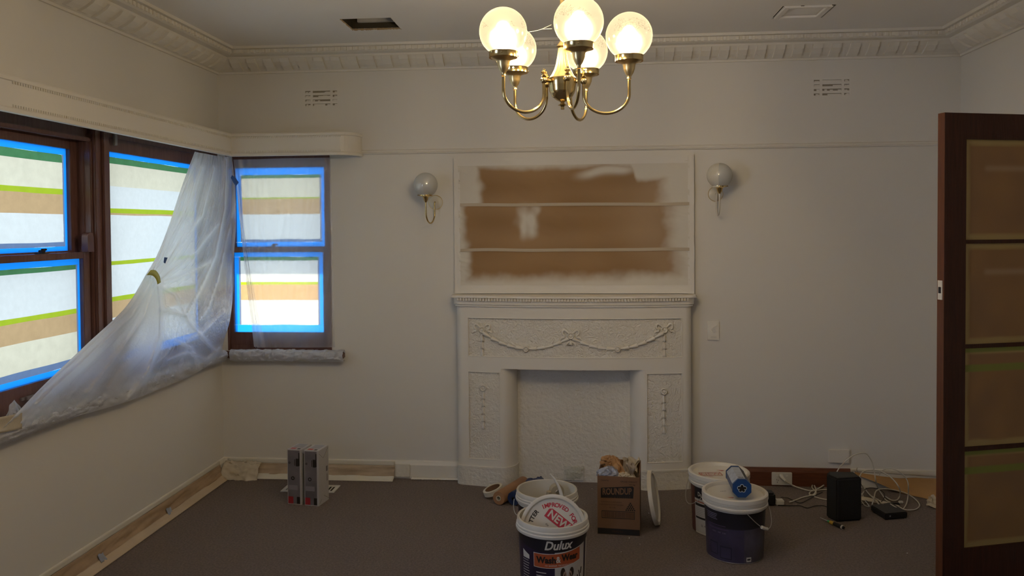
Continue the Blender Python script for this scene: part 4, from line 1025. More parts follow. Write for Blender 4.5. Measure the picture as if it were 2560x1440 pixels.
for k in range(6):
    z = .118-.013*k; patch('text_line', WHITEI, -.50, -.12-.1*random.random(), const(z), const(z+.0032), .0016, 10)
# printed family picture: two dark-haired heads together
SKIN = mat('printed_skin', (.42, .27, .19), .5); HAIR = mat('printed_hair', (.03, .017, .012), .5)
for a_, z_, ra, rz, m_ in ((.30, .118, .075, .024, HAIR), (.36, .108, .060, .018, SKIN), (.58, .120, .072, .020, HAIR), (.53, .108, .055, .018, SKIN), (.45, .075, .14, .026, SKIN), (.30, .086, .05, .016, HAIR)):
    bm = nb(); c = bm.verts.new(on(a_, z_, .0015)); rg = [bm.verts.new(on(a_+ra*math.cos(2*PI*k/18), z_+rz*math.sin(2*PI*k/18), .0015+.0001*len(t.children) % .0008)) for k in range(18)]
    for k in range(18): bm.faces.new((c, rg[k], rg[(k+1) % 18]))
    obj('picture', bm, m_, t)
bm = nb()
for pts in ([(.80, .10), (.84, .05)], [(.86, .115), (.92, .08), (.88, .05)], [(.94, .10), (.98, .125)]): tube(bm, [on(a, z, .0016) for a, z in pts], .0022, 4, 3)
obj('picture', bm, HAIR, t)
# standing lid in A
lt_ = thing('bucket_lid', 'white lid reading IMPROVED FOR NEW, standing inside the front bucket', 'lid', (-.133, 3.40, .24))
Rl = .1425; tilt = math.radians(20)
ctr = Vector((-.133, 3.420, .332)); ex = Vector((cyw, syw, 0)); fw = Vector((-syw, cyw, 0)); eu = (Vector((0, 0, 1))*math.cos(tilt)+fw*math.sin(tilt)).normalized(); en = ex.cross(eu)
ctr = ctr-eu*.046
mt = Matrix((ex, eu, en)).transposed()
bm = nb(); lathe(bm, [(0, 0), (Rl*.86, 0), (Rl*.88, .003), (Rl*.90, .010), (Rl*.96, .011), (Rl, .008), (Rl, -.012), (Rl*.97, -.012), (Rl*.97, -.003), (0, -.003)], 72, ctr, mt); obj('disc', bm, BUCKW, lt_, True)
def onlid(u, v, h=.0008): return ctr+ex*u+eu*v+en*h
def arctext(s, r, a0, a1, size, m):
    n = len(s)
    for i, chh in enumerate(s):
        if chh == ' ': continue
        a = math.radians(a0+(a1-a0)*(i+.0)/(n-1))
        ce, se = math.cos(a-PI/2), math.sin(a-PI/2)
        text(chh, size, m, lambda u, v: onlid(r*math.cos(a)+u*ce-v*se, r*math.sin(a)+u*se+v*ce), lt_, 'letter', bold=.0007)
arctext('IMPROVED FOR', .098, 114, 17, .025, RED); arctext('TTER', .098, 160, 135, .025, INK)
ar = math.radians(-38); cr_, sr_ = math.cos(ar), math.sin(ar)
def newf(u, v, h=.0012): x_, y_ = .026, .034; u *= 1.15; v *= 1.15; return onlid(x_+u*cr_-v*sr_, y_+u*sr_+v*cr_, h)
bm = nb(); bm.faces.new([bm.verts.new(newf(a, b, .0008)) for a, b in ((-.054, -.020), (.054, -.020), (.054, .020), (-.044, .020), (-.054, .012))]); obj('red_box', bm, RED, lt_)
text('NEW', .040, WHITEI, newf, lt_, bold=.0012, fit=.090)
text('the', .012, INK, lambda u, v: onlid(-.025+u*.8-v*-.6, .018+u*-.6+v*.8), lt_)
# B: second open bucket
B_ = (-.181, 3.925, .292, .155)
t, on, patch = bucket('paint_bucket', 'open empty white bucket with a stirrer, just behind the front bucket', *B_)
patch('label_top', NAVY, -1.5, 1.5, const(.12), const(.228), .0009)
def wire(t, on, H, R, cx, cy, a0, a1, sag, grip=None):
    base = math.atan2(-cy, -cx); P = []
    for k in range(15):
        u = k/14; a = a0+(a1-a0)*u; rr = R+.006+.012*math.sin(PI*u)
        P.append((cx+rr*math.cos(base+a), cy+rr*math.sin(base+a), H-.048-sag*math.sin(PI*u)))
    bm = nb(); tube(bm, P, .0018, 6, 2); obj('wire_handle', bm, mat('wire', (.5, .48, .44), .3, .7), t, True)
    if grip:
        bm = nb(); i = int(14*grip); p = Vector(P[i]); q = Vector(P[i+1]); tube(bm, [p, q, Vector(P[i+2])], .008, 8, 2); obj('handle_grip', bm, WHITEP, t, True)
wire(t, on, .292, .155, B_[0], B_[1], -1.5, -.5, .05)
tg = thing('paint_stirrer', 'white curved stick poking out of the open bucket behind the front one', 'stick', (-.12, 3.95, .05))
bm = nb(); tube(bm, [(-.085, 3.87, .012), (-.095, 3.90, .13), (-.11, 3.95, .25), (-.135, 3.97, .31), (-.168, 3.98, .348)], lambda u: .015-.012*u, 8, 8, .2, (0, 1, 0)); obj('blade', bm, WHITEP, tg, 'all')
tg = thing('tape_roll', 'small beige tape roll lying in the open empty bucket', 'tape roll', (-.19, 3.93, .02))
bm = nb(); mt2 = Matrix.Rotation(PI/2, 3, 'X') @ Matrix.Rotation(.3, 3, 'Y'); lathe(bm, [(.012, -.02), (.034, -.02), (.034, .02), (.012, .02)], 28, (-.135, 3.985, .262), mt2, closed=True); obj('roll', bm, mat('beige_roll', (.42, .36, .25), .6), tg, True)
bm = nb(); tube(bm, [(-.185, 3.93, .012), (-.19, 3.96, .12), (-.178, 3.96, .22), (-.172, 3.955, .268)], .012, 12, 4); o = obj('roller_end', bm, mat('beige_roll', (.42, .36, .25), .6), None, True); o.name = 'dowel'; tag(o, 'short round wooden dowel standing in the open empty bucket', 'stick')
# C: closed purple bucket
C_ = (.724, 3.915, .296, .1535)
t, on, patch = bucket('paint_bucket', 'closed bucket with dark blue and black label, blue roll on its lid', *C_)
patch('label_top', NAVY, -1.5, 1.55, lambda u: .172-.008*math.sin(PI*u), const(.2395), .0009)
patch('label_left', VIOLET, -1.5, .32, const(.006), lambda u: .176-.006*u, .0006); patch('label_right', SLATE, .32, 1.5, const(.006), lambda u: .168+.008*u, .0006)
for a0, a1, z, m_ in ((-1.15, -.60, .222, BLUEGREY), (-1.1, -.62, .214, BLUEGREY), (-1.1, -.65, .206, BLUEGREY), (-1.1, -.60, .198, BLUEGREY), (-1.05, -.30, .171, mat('purple_ink', (.10, .06, .13), .5)), (-1.0, -.20, .155, mat('purple_ink', (.10, .06, .13), .5))):
    patch('text_line', m_, a0, a1, const(z), const(z+.003), .0014, 12)
text('DIO  100  150', .010, BLUEGREY, cyl(-.55, .140), t, fit=.07); 
for z0, a0, a1 in ((.060, -.95, -.60), (.048, -.52, -.10)): 
    patch('print_box', mat('box_ink', (.012, .012, .03), .5), a0, a1, const(z0-.030), const(z0+.030), .0012, 12); patch('print_box', VIOLET, a0+.03, a1-.03, const(z0-.025), const(z0+.024), .0016, 12)
patch('date_patch', WLAB, .40, .58, const(.012), const(.034), .0014, 8); patch('text_line', INK, .43, .55, const(.019), const(.027), .0018, 8)
lid(t, C_[0], C_[1], .300, .1545)
def lidprint(t, cx, cy, z, items):
    for kind, x, y, r, s in items:
        def f(u, v, x=x, y=y, r=r): return Vector((cx+x+u*math.cos(r)-v*math.sin(r), cy+y+u*math.sin(r)+v*math.cos(r), z))
        if kind == 'box': bm = nb(); box(bm, -.5, .5, -.5, .5, 0, 1); bm.free(); text('NEW', s, FRED, f, t, bold=.001)
        elif kind == 'tri': bm = nb(); bm.faces.new([bm.verts.new(f(a*s, b*s)) for a, b in ((-1, .3), (1, .2), (.4, -.5))]); obj('red_print', bm, FRED, t)
        else: text(kind, s, INK if kind.islower() else FRED, f, t)
FRED = mat('faded_red_ink', (.50, .16, .13), .6)
lidprint(t, C_[0], C_[1], .2912, [('tri', -.03, -.062, .1, .018), ('new', -.05, .03, .2, .018)])
wire(t, on, .296, .1535, C_[0], C_[1], .35, 1.9, .085, .35)
# D: closed bucket behind
D_ = (.700, 4.222, .300, .1545)
t, on, patch = bucket('paint_bucket', 'closed white bucket with black and red label beside the fireplace', *D_)
patch('label_white', WLAB, -1.45, 1.4, const(.012), const(.243), .0006); patch('label_black', NAVY, -1.1, .6, const(.185), const(.2435), .0011)
patch('label_edge', mat('brown_label', (.10, .03, .02), .5), -1.5, -1.02, const(.006), const(.243), .0012, 12)
patch('label_stripe', mat('orange_stripe', (.35, .08, .03), .5), -1.0, .5, const(.168), const(.173), .0013); patch('label_stripe', INK, -.98, -.2, const(.148), const(.161), .0013); patch('label_stripe', INK, -.98, -.25, const(.082), const(.092), .0013)
text('Dulux', .030, WHITEI, cyl(-.62, .208, -.02), t, bold=.0006, fit=.055); text('5L 4', .015, INKB, cyl(-.60, .050), t)
for k in range(5): patch('text_line', mat('grey_ink', (.30, .27, .24), .5), -.95, -.35-.1*random.random(), const(.136-.009*k), const(.138-.009*k), .0013, 8)
lid(t, D_[0], D_[1], .304, .1555)
lidprint(t, D_[0], D_[1], .2952, [('NEW', -.045, -.02, .15, .045), ('tri', .015, .045, -.1, .022), ('IMPROVED', -.075, -.045, -.5, .016), ('for interior use', .01, -.095, 0, .012)])
bm = nb()
def fr_(u, v): r = .15; c, s = math.cos(r), math.sin(r); return Vector((D_[0]-.045+u*c-v*s, D_[1]-.02+u*s+v*c, .2954))
for a, b in (((-.055, -.026), (.055, -.026)), ((.055, -.026), (.055, .026)), ((.055, .026), (-.055, .026)), ((-.055, .026), (-.055, -.026))): tube(bm, [fr_(*a), fr_(*b)], .0022, 4, 1, .3)
obj('red_print', bm, FRED, t)
wire(t, on, .300, .1545, D_[0], D_[1], -1.9, -.3, .10)
# leaning lid by the cardboard box
t = thing('bucket_lid', 'plain white lid leaning on edge against the right side of the cardboard box', 'lid', (.375, 4.24, 0))
ex2 = Vector((.17, .985, 0)).normalized(); eu2 = Vector((-.165, .028, .97)).normalized(); en2 = ex2.cross(eu2).normalized(); eu2 = en2.cross(ex2); mt = Matrix((ex2, eu2, en2)).transposed()
bm = nb(); lathe(bm, [(0, 0), (.118, 0), (.124, .009), (.138, .009), (.140, .004), (.140, -.012), (.135, -.012), (.133, -.003), (0, -.003)], 64, Vector((.372, 4.275, .141)), mt); obj('disc', bm, BUCKW, t, True)

# blue wrapped roll on bucket C
t = thing('masking_film_roll', 'octagonal blue pack with white paper label lying on the closed blue bucket', 'roll', (.75, 3.9, .30))
ax_ = Vector((.03, 1, .0)).normalized(); c0 = Vector((.738, 3.812, .3490)); sx = ax_.cross(Vector((0, 0, 1))).normalized()
def octo(r, k, rot=PI/8): a = 2*PI*k/8+rot; return sx*math.cos(a)*r+Vector((0, 0, 1))*math.sin(a)*r
def octp(bm, r, d0, d1, ks=range(8)):
    A = [bm.verts.new(c0+ax_*d0+octo(r, k)) for k in range(8)]; B = [bm.verts.new(c0+ax_*d1+octo(r, k)) for k in range(8)]
    bm.faces.new(A); bm.faces.new(B[::-1])
    for k in range(8): bm.faces.new((A[k], A[(k+1) % 8], B[(k+1) % 8], B[k]))
bm = nb(); octp(bm, .0465, 0, .012); octp(bm, .0465, .205, .217); octp(bm, .0445, .012, .205); obj('case', bm, BLUE, t)
def side(k0, k1, d0, d1, m_, nm, r=.0455):
    bm = nb()
    for k in range(k0, k1):
        a, b = octo(r, k), octo(r, k+1); bm.faces.new([bm.verts.new(c0+ax_*d+q) for q, d in ((a, d0), (b, d0), (b, d1), (a, d1))])
    return obj(nm, bm, m_, t)
side(1, 3, .016, .198, mat('pack_label', (.40, .44, .50), .3, var=.2, vscale=30), 'paper_label'); side(0, 1, .014, .203, BLACK, 'dark_side'); 
text('Blok', .013, INK, lambda u, v: c0+ax_*(.030+v)-sx*-1*(u-.0)+octo(.0465, 2, -PI/8+PI/8)*0+Vector((0, 0, .0433)), t, bold=.0006)
fc = c0-ax_*.0008
def onface(u, v, h=.0): return fc+sx*u+Vector((0, 0, 1))*v-ax_*h
lobes = [(0, .011, .008), (.013, .002, .008), (.007, -.009, .008), (-.007, -.009, .008), (-.013, .002, .008)]
bm = nb()
for lx, ly, lr in lobes:
    P = [onface(lx+lr*math.cos(a), ly+lr*math.sin(a), .0012) for a in [math.atan2(ly, lx)-1.9+3.8*k/8 for k in range(9)]]; tube(bm, P, .0016, 6, 1)
obj('clover_edge', bm, mat('pale_edge', (.45, .5, .55), .4), t)
bm = nb()
for lx, ly, lr in lobes+[(0, 0, .010)]:
    bm.faces.new([bm.verts.new(onface(lx+lr*.9*math.cos(2*PI*k/12), ly+lr*.9*math.sin(2*PI*k/12), .0006+.00004*lx)) for k in range(12)])
obj('clover_hole', bm, BLACK, t)

# ------------------------------------------------------------------ cardboard box with rubbish
cbx = thing('cardboard_box', 'brown cardboard carton printed ROUNDUP, open and full of rubbish', 'box', (.19, 4.22, 0))
A0 = Vector((.070, 4.118, 0)); A1 = Vector((.284, 4.098, 0)); HB = .300
ux = (A1-A0).normalized(); uy = Vector((-ux.y, ux.x, 0)); Wd, Dp = (A1-A0).length, .250
def cb(u, v, z): return A0+ux*u+uy*v+Vector((0, 0, z))
def slab(bm, p, q, r, th):  # thick wall panel: corner p, edges q and r, thickness vector th
    vs = [p, p+q, p+q+r, p+r]; a = [bm.verts.new(v) for v in vs]; b = [bm.verts.new(v+th) for v in vs]
    bm.faces.new(a[::-1]); bm.faces.new(b)
    for i in range(4): bm.faces.new((a[i], a[(i+1) % 4], b[(i+1) % 4], b[i]))
Z = Vector((0, 0, 1))
bm = nb(); slab(bm, cb(0, 0, 0), ux*Wd, Z*HB, uy*.004); slab(bm, cb(0, Dp-.004, 0), ux*Wd, Z*(HB+.018), uy*.004); slab(bm, cb(0, .004, 0), uy*(Dp-.008), Z*HB, ux*.004); slab(bm, cb(Wd-.004, .004, 0), uy*(Dp-.008), Z*(HB+.012), ux*.004); slab(bm, cb(0, 0, .0), ux*Wd, uy*Dp, Z*.004)
obj('walls', bm, CARD, cbx)
def cf(u, v, h=.0006): return cb(Wd/2+u, -h, HB/2+v)
def cpoly(nm, m_, pts, h=.0005): bm = nb(); bm.faces.new([bm.verts.new(cf(a, b, h)) for a, b in pts]); return obj(nm, bm, m_, cbx)
cpoly('logo_plate', INK, [(-.090, .038), (.074, .030+.012), (.078, .098), (.070, .104), (-.086, .090), (-.090, .086)])
text('ROUNDUP', .046, CARD, lambda u, v: cf(-.007+u, .073+v+.055*u, .0012), cbx, bold=.0012, fit=.148)
text('HERBICIDE', .0105, INKB, lambda u, v: cf(-.007+u, .044+v+.06*u, .0012), cbx, fit=.14, space=1.3)
for s_, x_, z_, f_ in (('126WTS', -.070, .128, .040), ('GROSS WEIGHT', .052, .126, .085), ('15 kg', .070, .112, .03)): text(s_, .0095, INKB, lambda u, v: cf(x_+u, z_+v), cbx, fit=f_, bold=.0003)
for w_, z_ in ((.105, .018), (.120, .004)): text('CONTENTS CONTAINERS', .010, INKB, lambda u, v: cf(-.036+u, z_+v), cbx, fit=w_)
text('4 x 5L', .010, INKB, lambda u, v: cf(-.030+u, -.010+v), cbx, fit=.035)
for r_ in range(5):
    for c_ in range(r_+1):
        x_ = .060+(c_-r_/2)*.0105; z_ = .016-.009*r_; cpoly('symbol_dot', INK, [(x_-.004, z_-.003), (x_+.004, z_-.003), (x_+.003, z_+.004), (x_-.003, z_+.004)])
for q in ((-.086, .082, -.030, -.027), (-.086, .082, -.066, -.063), (-.086, -.083, -.066, -.027), (.079, .082, -.066, -.027)): cpoly('barcode_frame', INK, [(q[0], q[2]), (q[1], q[2]), (q[1], q[3]), (q[0], q[3])])
for k in range(22):
    x_ = -.076+.0070*k+random.uniform(-.0008, .0008); cpoly('barcode_bar', INKB, [(x_, -.061), (x_+.004, -.061), (x_+.004, -.032), (x_, -.032)])
cpoly('bottom_band', INK, [(-.1065, -.148), (.1065, -.148), (.1065, -.118), (-.1065, -.118)])
text('FRAGILE', .013, INKB, lambda u, v: cf(-.005+u, -.133+v, .0012), cbx, fit=.055)
def crumpled(name, label, c, rx, ry, rz, m_, seed, amp=.45, cat='paper', fr=2.2, n=26):
    bm = nb(); sphere(bm, (0, 0, 0), 1, n*2, n)
    for v in bm.verts:
        d = v.co.copy(); k = 1+amp*(.45-abs(nz(d.x*fr+seed, d.y*fr, d.z*fr))*2)+amp*.5*(.3-abs(nz(d.x*fr*2.3, d.y*fr*2.3+seed, d.z*fr*2.3)))
        v.co = Vector((c[0]+d.x*rx*k, c[1]+d.y*ry*k, c[2]+d.z*rz*k))
    return tag(obj(name, bm, m_, None, False), label, cat)
KR = mat('kraft_scrap', (.42, .23, .095), .65, var=.25, vscale=18); KL = mat('pale_scrap', (.52, .44, .32), .65, var=.15, vscale=20)
p = cb(.055, .14, .335); crumpled('crumpled_paper', 'orange brown crumpled paper sticking up highest out of the carton', p, .045, .035, .028, KR, 3.1, .6)
def flapsheet(name, label, pts, m_, seed, cat='paper', th=.0008):
    P = [[Vector(q) for q in r] for r in pts]
    def fn(u, v):
        a = P[0][0]*(1-u)*(1-v)+P[0][1]*u*(1-v)+P[1][0]*(1-u)*v+P[1][1]*u*v
        return a+Vector((.018*nz(u*3+seed, v*3), -.022*nz(u*4, v*3+seed, 2), .016*nz(u*5, v*5, seed)))
    bm = nb(); grid(bm, fn, 18, 18); return tag(solid(obj(name, bm, m_, None, False), th), label, cat)
flapsheet('paper_scrap', 'long folded brown paper strip leaning upright in the carton', [[cb(.075, .09, .36), cb(.115, .10, .352)], [cb(.115, .06, .262), cb(.165, .07, .262)]], KR, 1.3)
flapsheet('paper_scrap', 'brown torn paper hanging over in front of the tall paper in the carton', [[cb(.035, .12, .345), cb(.10, .13, .345)], [cb(.045, .09, .29), cb(.12, .08, .285)]], KR, 5.3)
flapsheet('paper_scrap', 'cream and grey paper sheet standing at the right side of the carton', [[cb(.125, .15, .345), cb(.185, .16, .332)], [cb(.135, .07, .255), cb(.195, .09, .24)]], mat('grey_scrap', (.36, .30, .24), .65, var=.35, vscale=16), 7.7)
flapsheet('paper_scrap', 'white paper sheet against the back right of the carton', [[cb(.12, .235, .33), cb(.20, .235, .335)], [cb(.13, .20, .25), cb(.205, .2, .25)]], KL, 2.7)
crumpled('tissue_wad', 'small white wad of tissue at the front of the carton', cb(.135, .040, .290), .028, .026, .020, KL, 8.4, .5)
crumpled('tissue_wad', 'rounded cream tissue ball on the front lip of the carton', cb(.165, .030, .286), .026, .018, .012, KL, 1.4, .3)
BAG = film('plastic_bag', .30, (.55, .62, .80), .10, .25, 50)
crumpled('plastic_bag', 'clear bluish plastic bag bulging at the left of the carton', cb(.050, .060, .292), .054, .045, .038, BAG, 4.6, .30, 'bag', 1.7)
crumpled('blue_scrap', 'blue plastic scrap under the clear bag at the carton front left', cb(.030, .026, .288), .022, .016, .009, mat('blue_scrap2', (.10, .17, .42), .4), 2.2, .3, 'scrap')
boxo('box_filling', mat('filling', (.10, .07, .045), .9), (0, .001, 0, .001, 0, .001)); o = bpy.data.objects['box_filling']; bpy.data.objects.remove(o)
bm = nb(); grid(bm, lambda u, v: cb(.006+u*(Wd-.012), .006+v*(Dp-.012), .255+.03*nz(u*5, v*5, 2)), 20, 20); tag(obj('rubbish_layer', bm, mat('filling', (.16, .11, .07), .9), None), 'brown layer of packing rubbish filling the carton', 'rubbish')

# ------------------------------------------------------------------ tape rolls by the fireplace
t = thing('masking_tape_roll', 'cream masking tape roll leaning on the brown paper roll by the fireplace', 'tape roll', (-.53, 4.70, 0))
mt = (Matrix.Rotation(math.radians(-20), 3, 'Y') @ Matrix.Rotation(math.radians(4), 3, 'X'))
bm = nb(); lathe(bm, [(.046, -.014), (.060, -.014), (.060, .014), (.046, .014)], 44, (-.528, 4.645, .040), mt, closed=True); obj('tape', bm, TAPEC, t, True)
bm = nb(); lathe(bm, [(.0435, -.0138), (.0465, -.0138), (.0465, .0138), (.0435, .0138)], 44, (-.528, 4.645, .040), mt, closed=True); obj('core', bm, CARD, t, True)
def layroll(name, label, p0, p1, r, m_, core, capm=None, cat='roll', seg=36):
    t = thing(name, label, cat, (p0[0], p0[1], 0)); d = Vector(p1)-Vector(p0); q = d.to_track_quat('Z', 'Y').to_matrix(); L = d.length
    bm = nb(); lathe(bm, [(core, 0), (r*.97, 0), (r, .003), (r, L-.003), (r*.97, L), (core, L)], seg, p0, q, closed=True); obj('wound_sheet', bm, m_, t, True)
    bm = nb(); lathe(bm, [(core*.72, -.003), (core, -.003), (core, L+.003), (core*.72, L+.003)], seg, p0, q, closed=True); obj('core', bm, capm or TAPEC, t, True)
    return t
layroll('paper_roll', 'brown masking paper roll lying on the carpet by the fireplace', (-.482, 4.505, .040), (-.36, 4.795, .040), .038, mat('kraft_roll', (.33, .17, .08), .6, var=.12, vscale=10), .015)
layroll('film_roll', 'dark blue roll half hidden behind the open bucket', (-.398, 4.50, .0415), (-.255, 4.78, .0415), .040, mat('navy_film', (.010, .026, .085), .45), .010, BLACK, seg=10)
flapsheet('blue_wrapper', 'dark blue and white wrapper sticking up behind the open bucket', [[(-.335, 4.72, .085), (-.255, 4.74, .10)], [(-.34, 4.62, .09), (-.25, 4.62, .095)]], mat('navy_wrap', (.02, .03, .10), .4, var=.6, vscale=14), 3.3, 'wrapper')

# ------------------------------------------------------------------ electronics
t = thing('speaker', 'black box-shaped speaker standing on the carpet among the white cables', 'speaker', (1.39, 4.43, 0))
pts = [(1.305, 4.425), (1.345, 4.358), (1.470, 4.402), (1.452, 4.49), (1.335, 4.50)]
pts = [(1.306, 4.432), (1.338, 4.362), (1.478, 4.398), (1.470, 4.50), (1.330, 4.50)]
bm = nb(); prism(bm, pts, 0, .232); es = [e for e in bm.edges]; bmesh.ops.bevel(bm, geom=es, offset=.008, segments=3, affect='EDGES'); obj('cabinet', bm, BLACKM, t, True)
bm = nb(); n_ = Vector((.036, -.140, 0)).normalized()
bm.faces.new([bm.verts.new(Vector(p)) for p in ((1.347, 4.3625, .012), (1.470, 4.394, .012), (1.470, 4.394, .220), (1.347, 4.3625, .220))])
for v in bm.verts: v.co += Vector((.25, -.97, 0))*.0015
obj('grille', bm, mat('grille', (.004, .004, .005), .95, bump=.6, bscale=300), t)
bm = nb(); prism(bm, [(1.322, 4.432), (1.345, 4.378), (1.465, 4.408), (1.458, 4.488), (1.336, 4.488)], .232, .2335); obj('top_pad', bm, mat('speaker_top', (.022, .022, .020), .7), t)
t = thing('modem', 'flat black modem box lying on the carpet right of the speaker', 'modem', (1.65, 4.5, 0))
bm = nb(); prism(bm, [(1.574, 4.545), (1.603, 4.407), (1.733, 4.447), (1.705, 4.60)], .004, .036); bmesh.ops.bevel(bm, geom=list(bm.edges), offset=.005, segments=2, affect='EDGES'); obj('case', bm, BLACK, t, True)
bm = nb(); bm.faces.new([bm.verts.new(p) for p in ((1.626, 4.4125, .018), (1.634, 4.415, .018), (1.634, 4.415, .026), (1.626, 4.4125, .026))]); obj('badge', bm, mat('badge', (.25, .25, .27), .4), t)
bm = nb()
for x_, y_ in ((1.59, 4.53), (1.61, 4.42), (1.72, 4.455), (1.70, 4.585)): box(bm, x_-.006, x_+.006, y_-.006, y_+.006, 0, .006)
obj('feet', bm, BLACK, t)
t = thing('power_adapter', 'black plug pack lying on the carpet beside the blue bucket', 'adapter', (1.05, 4.62, 0))
boxo('case', BLACK, (1.010, 1.075, 4.590, 4.665, .001, .072), t, .010); boxo('plug_face', BLACK, (.950, 1.009, 4.575, 4.650, .001, .092), t, .010)
t = thing('plug', 'white plug adapter lying on the carpet against the black plug pack', 'plug', (1.11, 4.62, 0))
bm = nb(); box(bm, 1.078, 1.125, 4.600, 4.642, .001, .030, bev=.005); obj('plug_body', bm, WHITEP, t)
t = thing('screwdriver', 'small screwdriver with yellow green and black handle on the carpet before the speaker', 'screwdriver', (1.30, 4.34, 0))
p0, p1 = Vector((1.262, 4.398, .010)), Vector((1.338, 4.256, .012)); dr = (p1-p0)
for nm, a, b, r0, r1, m_ in (('shaft', 0, .36, .0022, .0022, STEEL), ('green_collar', .34, .45, .0058, .0060, mat('green_plastic', (.04, .35, .12), .4)), ('yellow_grip', .45, .60, .0095, .0095, mat('yellow_plastic', (.55, .33, .03), .4)), ('handle', .60, .97, .0090, .0105, BLACK), ('white_ring', .94, .985, .0112, .0112, WHITEP), ('end_cap', .985, 1.02, .009, .007, BLACK)):
    bm = nb(); tube(bm, [p0+dr*a, p0+dr*b], lambda u: r0+(r1-r0)*u, 12, 1); obj(nm, bm, m_, t, True)
# cables
def cable(pts, r, m_, label, planes=None):
    P = []
    for q in pts:
        x, y, k = q[0], q[1], q[2]
        P.append(at(x, y, 2, k) if k < 1 else at(x, y, 1, k))
    for p_ in P: p_.z = max(p_.z, r+.0005)
    bm = nb(); tube(bm, P, r, 8, 8); return tag(obj('cable', bm, m_, None, 'all'), label, 'cable')
cable([(1958,1196,4.93),(1966,1204,4.90),(1985,1215,.012),(2020,1226,.005),(2040,1224,.006),(2058,1214,.010),(2065,1206,.012),(2056,1201,.012),(2038,1206,.010),(2030,1218,.008),(2040,1230,.010),(2036,1238,.008),(2024,1236,.006),(2030,1228,.008),(2064,1224,.006),(2090,1226,.006)], .0042, CABLE, 'thick white cable looping on the carpet from the socket to the speaker')
bm = nb(); c_ = at(1956, 1194, 1, D-.045); tube(bm, [(c_.x-.002, D-.028, c_.z+.004), (c_.x, D-.05, c_.z), (c_.x+.012, D-.072, c_.z-.012)], lambda u: .015-.009*u, 12, 4); tag(obj('plug', bm, WHITEP, None, True), 'white plug pushed into the skirting socket', 'plug')
cable([(1974,1255,.012),(1990,1250,.005),(2005,1244,.005),(2022,1240,.005),(2034,1236,.007),(2040,1226,.012),(2036,1214,.008)], .0038, CABLE, 'white cable running from the loose white plug into the loops')
cable([(2036,1242,.005),(2050,1246,.004),(2066,1249,.004),(2100,1250,.004)], .0038, CABLE, 'short white cable end entering behind the speaker on its left')
cable([(1952,1243,.008),(1970,1245,.034),(1985,1252,.006),(2002,1257,.004),(2020,1249,.004),(2036,1240,.004),(2056,1230,.004)], .0022, BLACK, 'thin black cable lying over the white plug')
cable([(1945,1263,.004),(1980,1264,.004),(2000,1264,.004),(2018,1270,.004),(2036,1265,.004),(2056,1264,.004),(2070,1268,.004)], .0022, BLACK, 'thin black cable lying on the carpet nearest the camera')
YB_ = 4.62
cable([(2090,1184,4.50),(2098,1170,4.55),(2115,1152,YB_),(2135,1138,YB_),(2155,1133,YB_),(2168,1136,YB_),(2180,1155,YB_),(2186,1180,YB_),(2190,1205,YB_),(2196,1222,.03),(2205,1236,.012),(2215,1250,.006),(2226,1256,.006)], .0030, CABLE, 'white cable rising in the highest arch from behind the speaker')
cable([(2152,1240,.012),(2160,1225,.03),(2150,1205,4.66),(2150,1190,4.66),(2160,1178,4.66),(2182,1175,4.66),(2205,1180,4.66),(2232,1198,4.64),(2248,1220,4.62),(2250,1238,.02),(2242,1250,.008),(2228,1250,.006),(2212,1240,.006)], .0034, CABLE, 'white cable forming the large middle loop right of the speaker')
cable([(2196,1190,4.70),(2206,1176,4.70),(2225,1171,4.70),(2248,1179,4.70),(2266,1197,4.70),(2271,1215,4.68),(2270,1240,.03),(2266,1260,.008),(2256,1273,.006),(2240,1268,.036),(2226,1260,.036)], .0030, CABLE, 'white cable arching in front of the brown paper, rightmost upright loop')
cable([(2180,1262,.036),(2185,1245,.03),(2190,1228,.05),(2205,1222,.06),(2230,1224,.05),(2262,1232,.03),(2285,1245,.008),(2299,1262,.006),(2290,1273,.006),(2270,1275,.006),(2250,1270,.006),(2234,1262,.008)], .0032, CABLE, 'white cable lying in a wide loop at the right edge of the tangle')
cable([(2198,1262,.034),(2186,1248,.024),(2170,1232,.012),(2158,1215,.012),(2151,1200,.02)], .0034, CABLE, 'white cable running diagonally from the modem back towards the speaker')
cable([(2208,1262,.034),(2196,1250,.02),(2186,1244,.010),(2175,1238,.006)], .0030, CABLE, 'short white cable fanning out at the back of the modem')
cable([(2140,1232,.006),(2154,1234,.006),(2162,1250,.006),(2173,1266,.006),(2163,1264,.006),(2156,1256,.006),(2150,1248,.006)], .0030, CABLE, 'small white cable loop between the speaker and the modem')
cable([(2158,1226,.02),(2172,1220,.03),(2190,1221,.03),(2205,1228,.02),(2212,1240,.01),(2200,1256,.02),(2192,1244,.01)], .0022, BLACK, 'thin black cable tangled behind the modem')
cable([(2150,1244,.006),(2162,1250,.006),(2170,1256,.006),(2160,1260,.006),(2152,1262,.006)], .0020, BLACK, 'thin black cable wound between the speaker and the modem')
bm = nb(); c_ = at(2238, 1260, 2, .01); box(bm, c_.x-.022, c_.x+.022, c_.y-.010, c_.y+.010, .001, .018, bev=.003); tag(obj('plug', bm, BLACK, None), 'black plug connector lying behind the modem', 'plug')
bm = nb(); c_ = at(2252, 1254, 2, .01); box(bm, c_.x-.012, c_.x+.012, c_.y-.008, c_.y+.008, .001, .014, bev=.003); tag(obj('plug', bm, WHITEP, None), 'small white connector lying behind the modem beside the black one', 'plug')
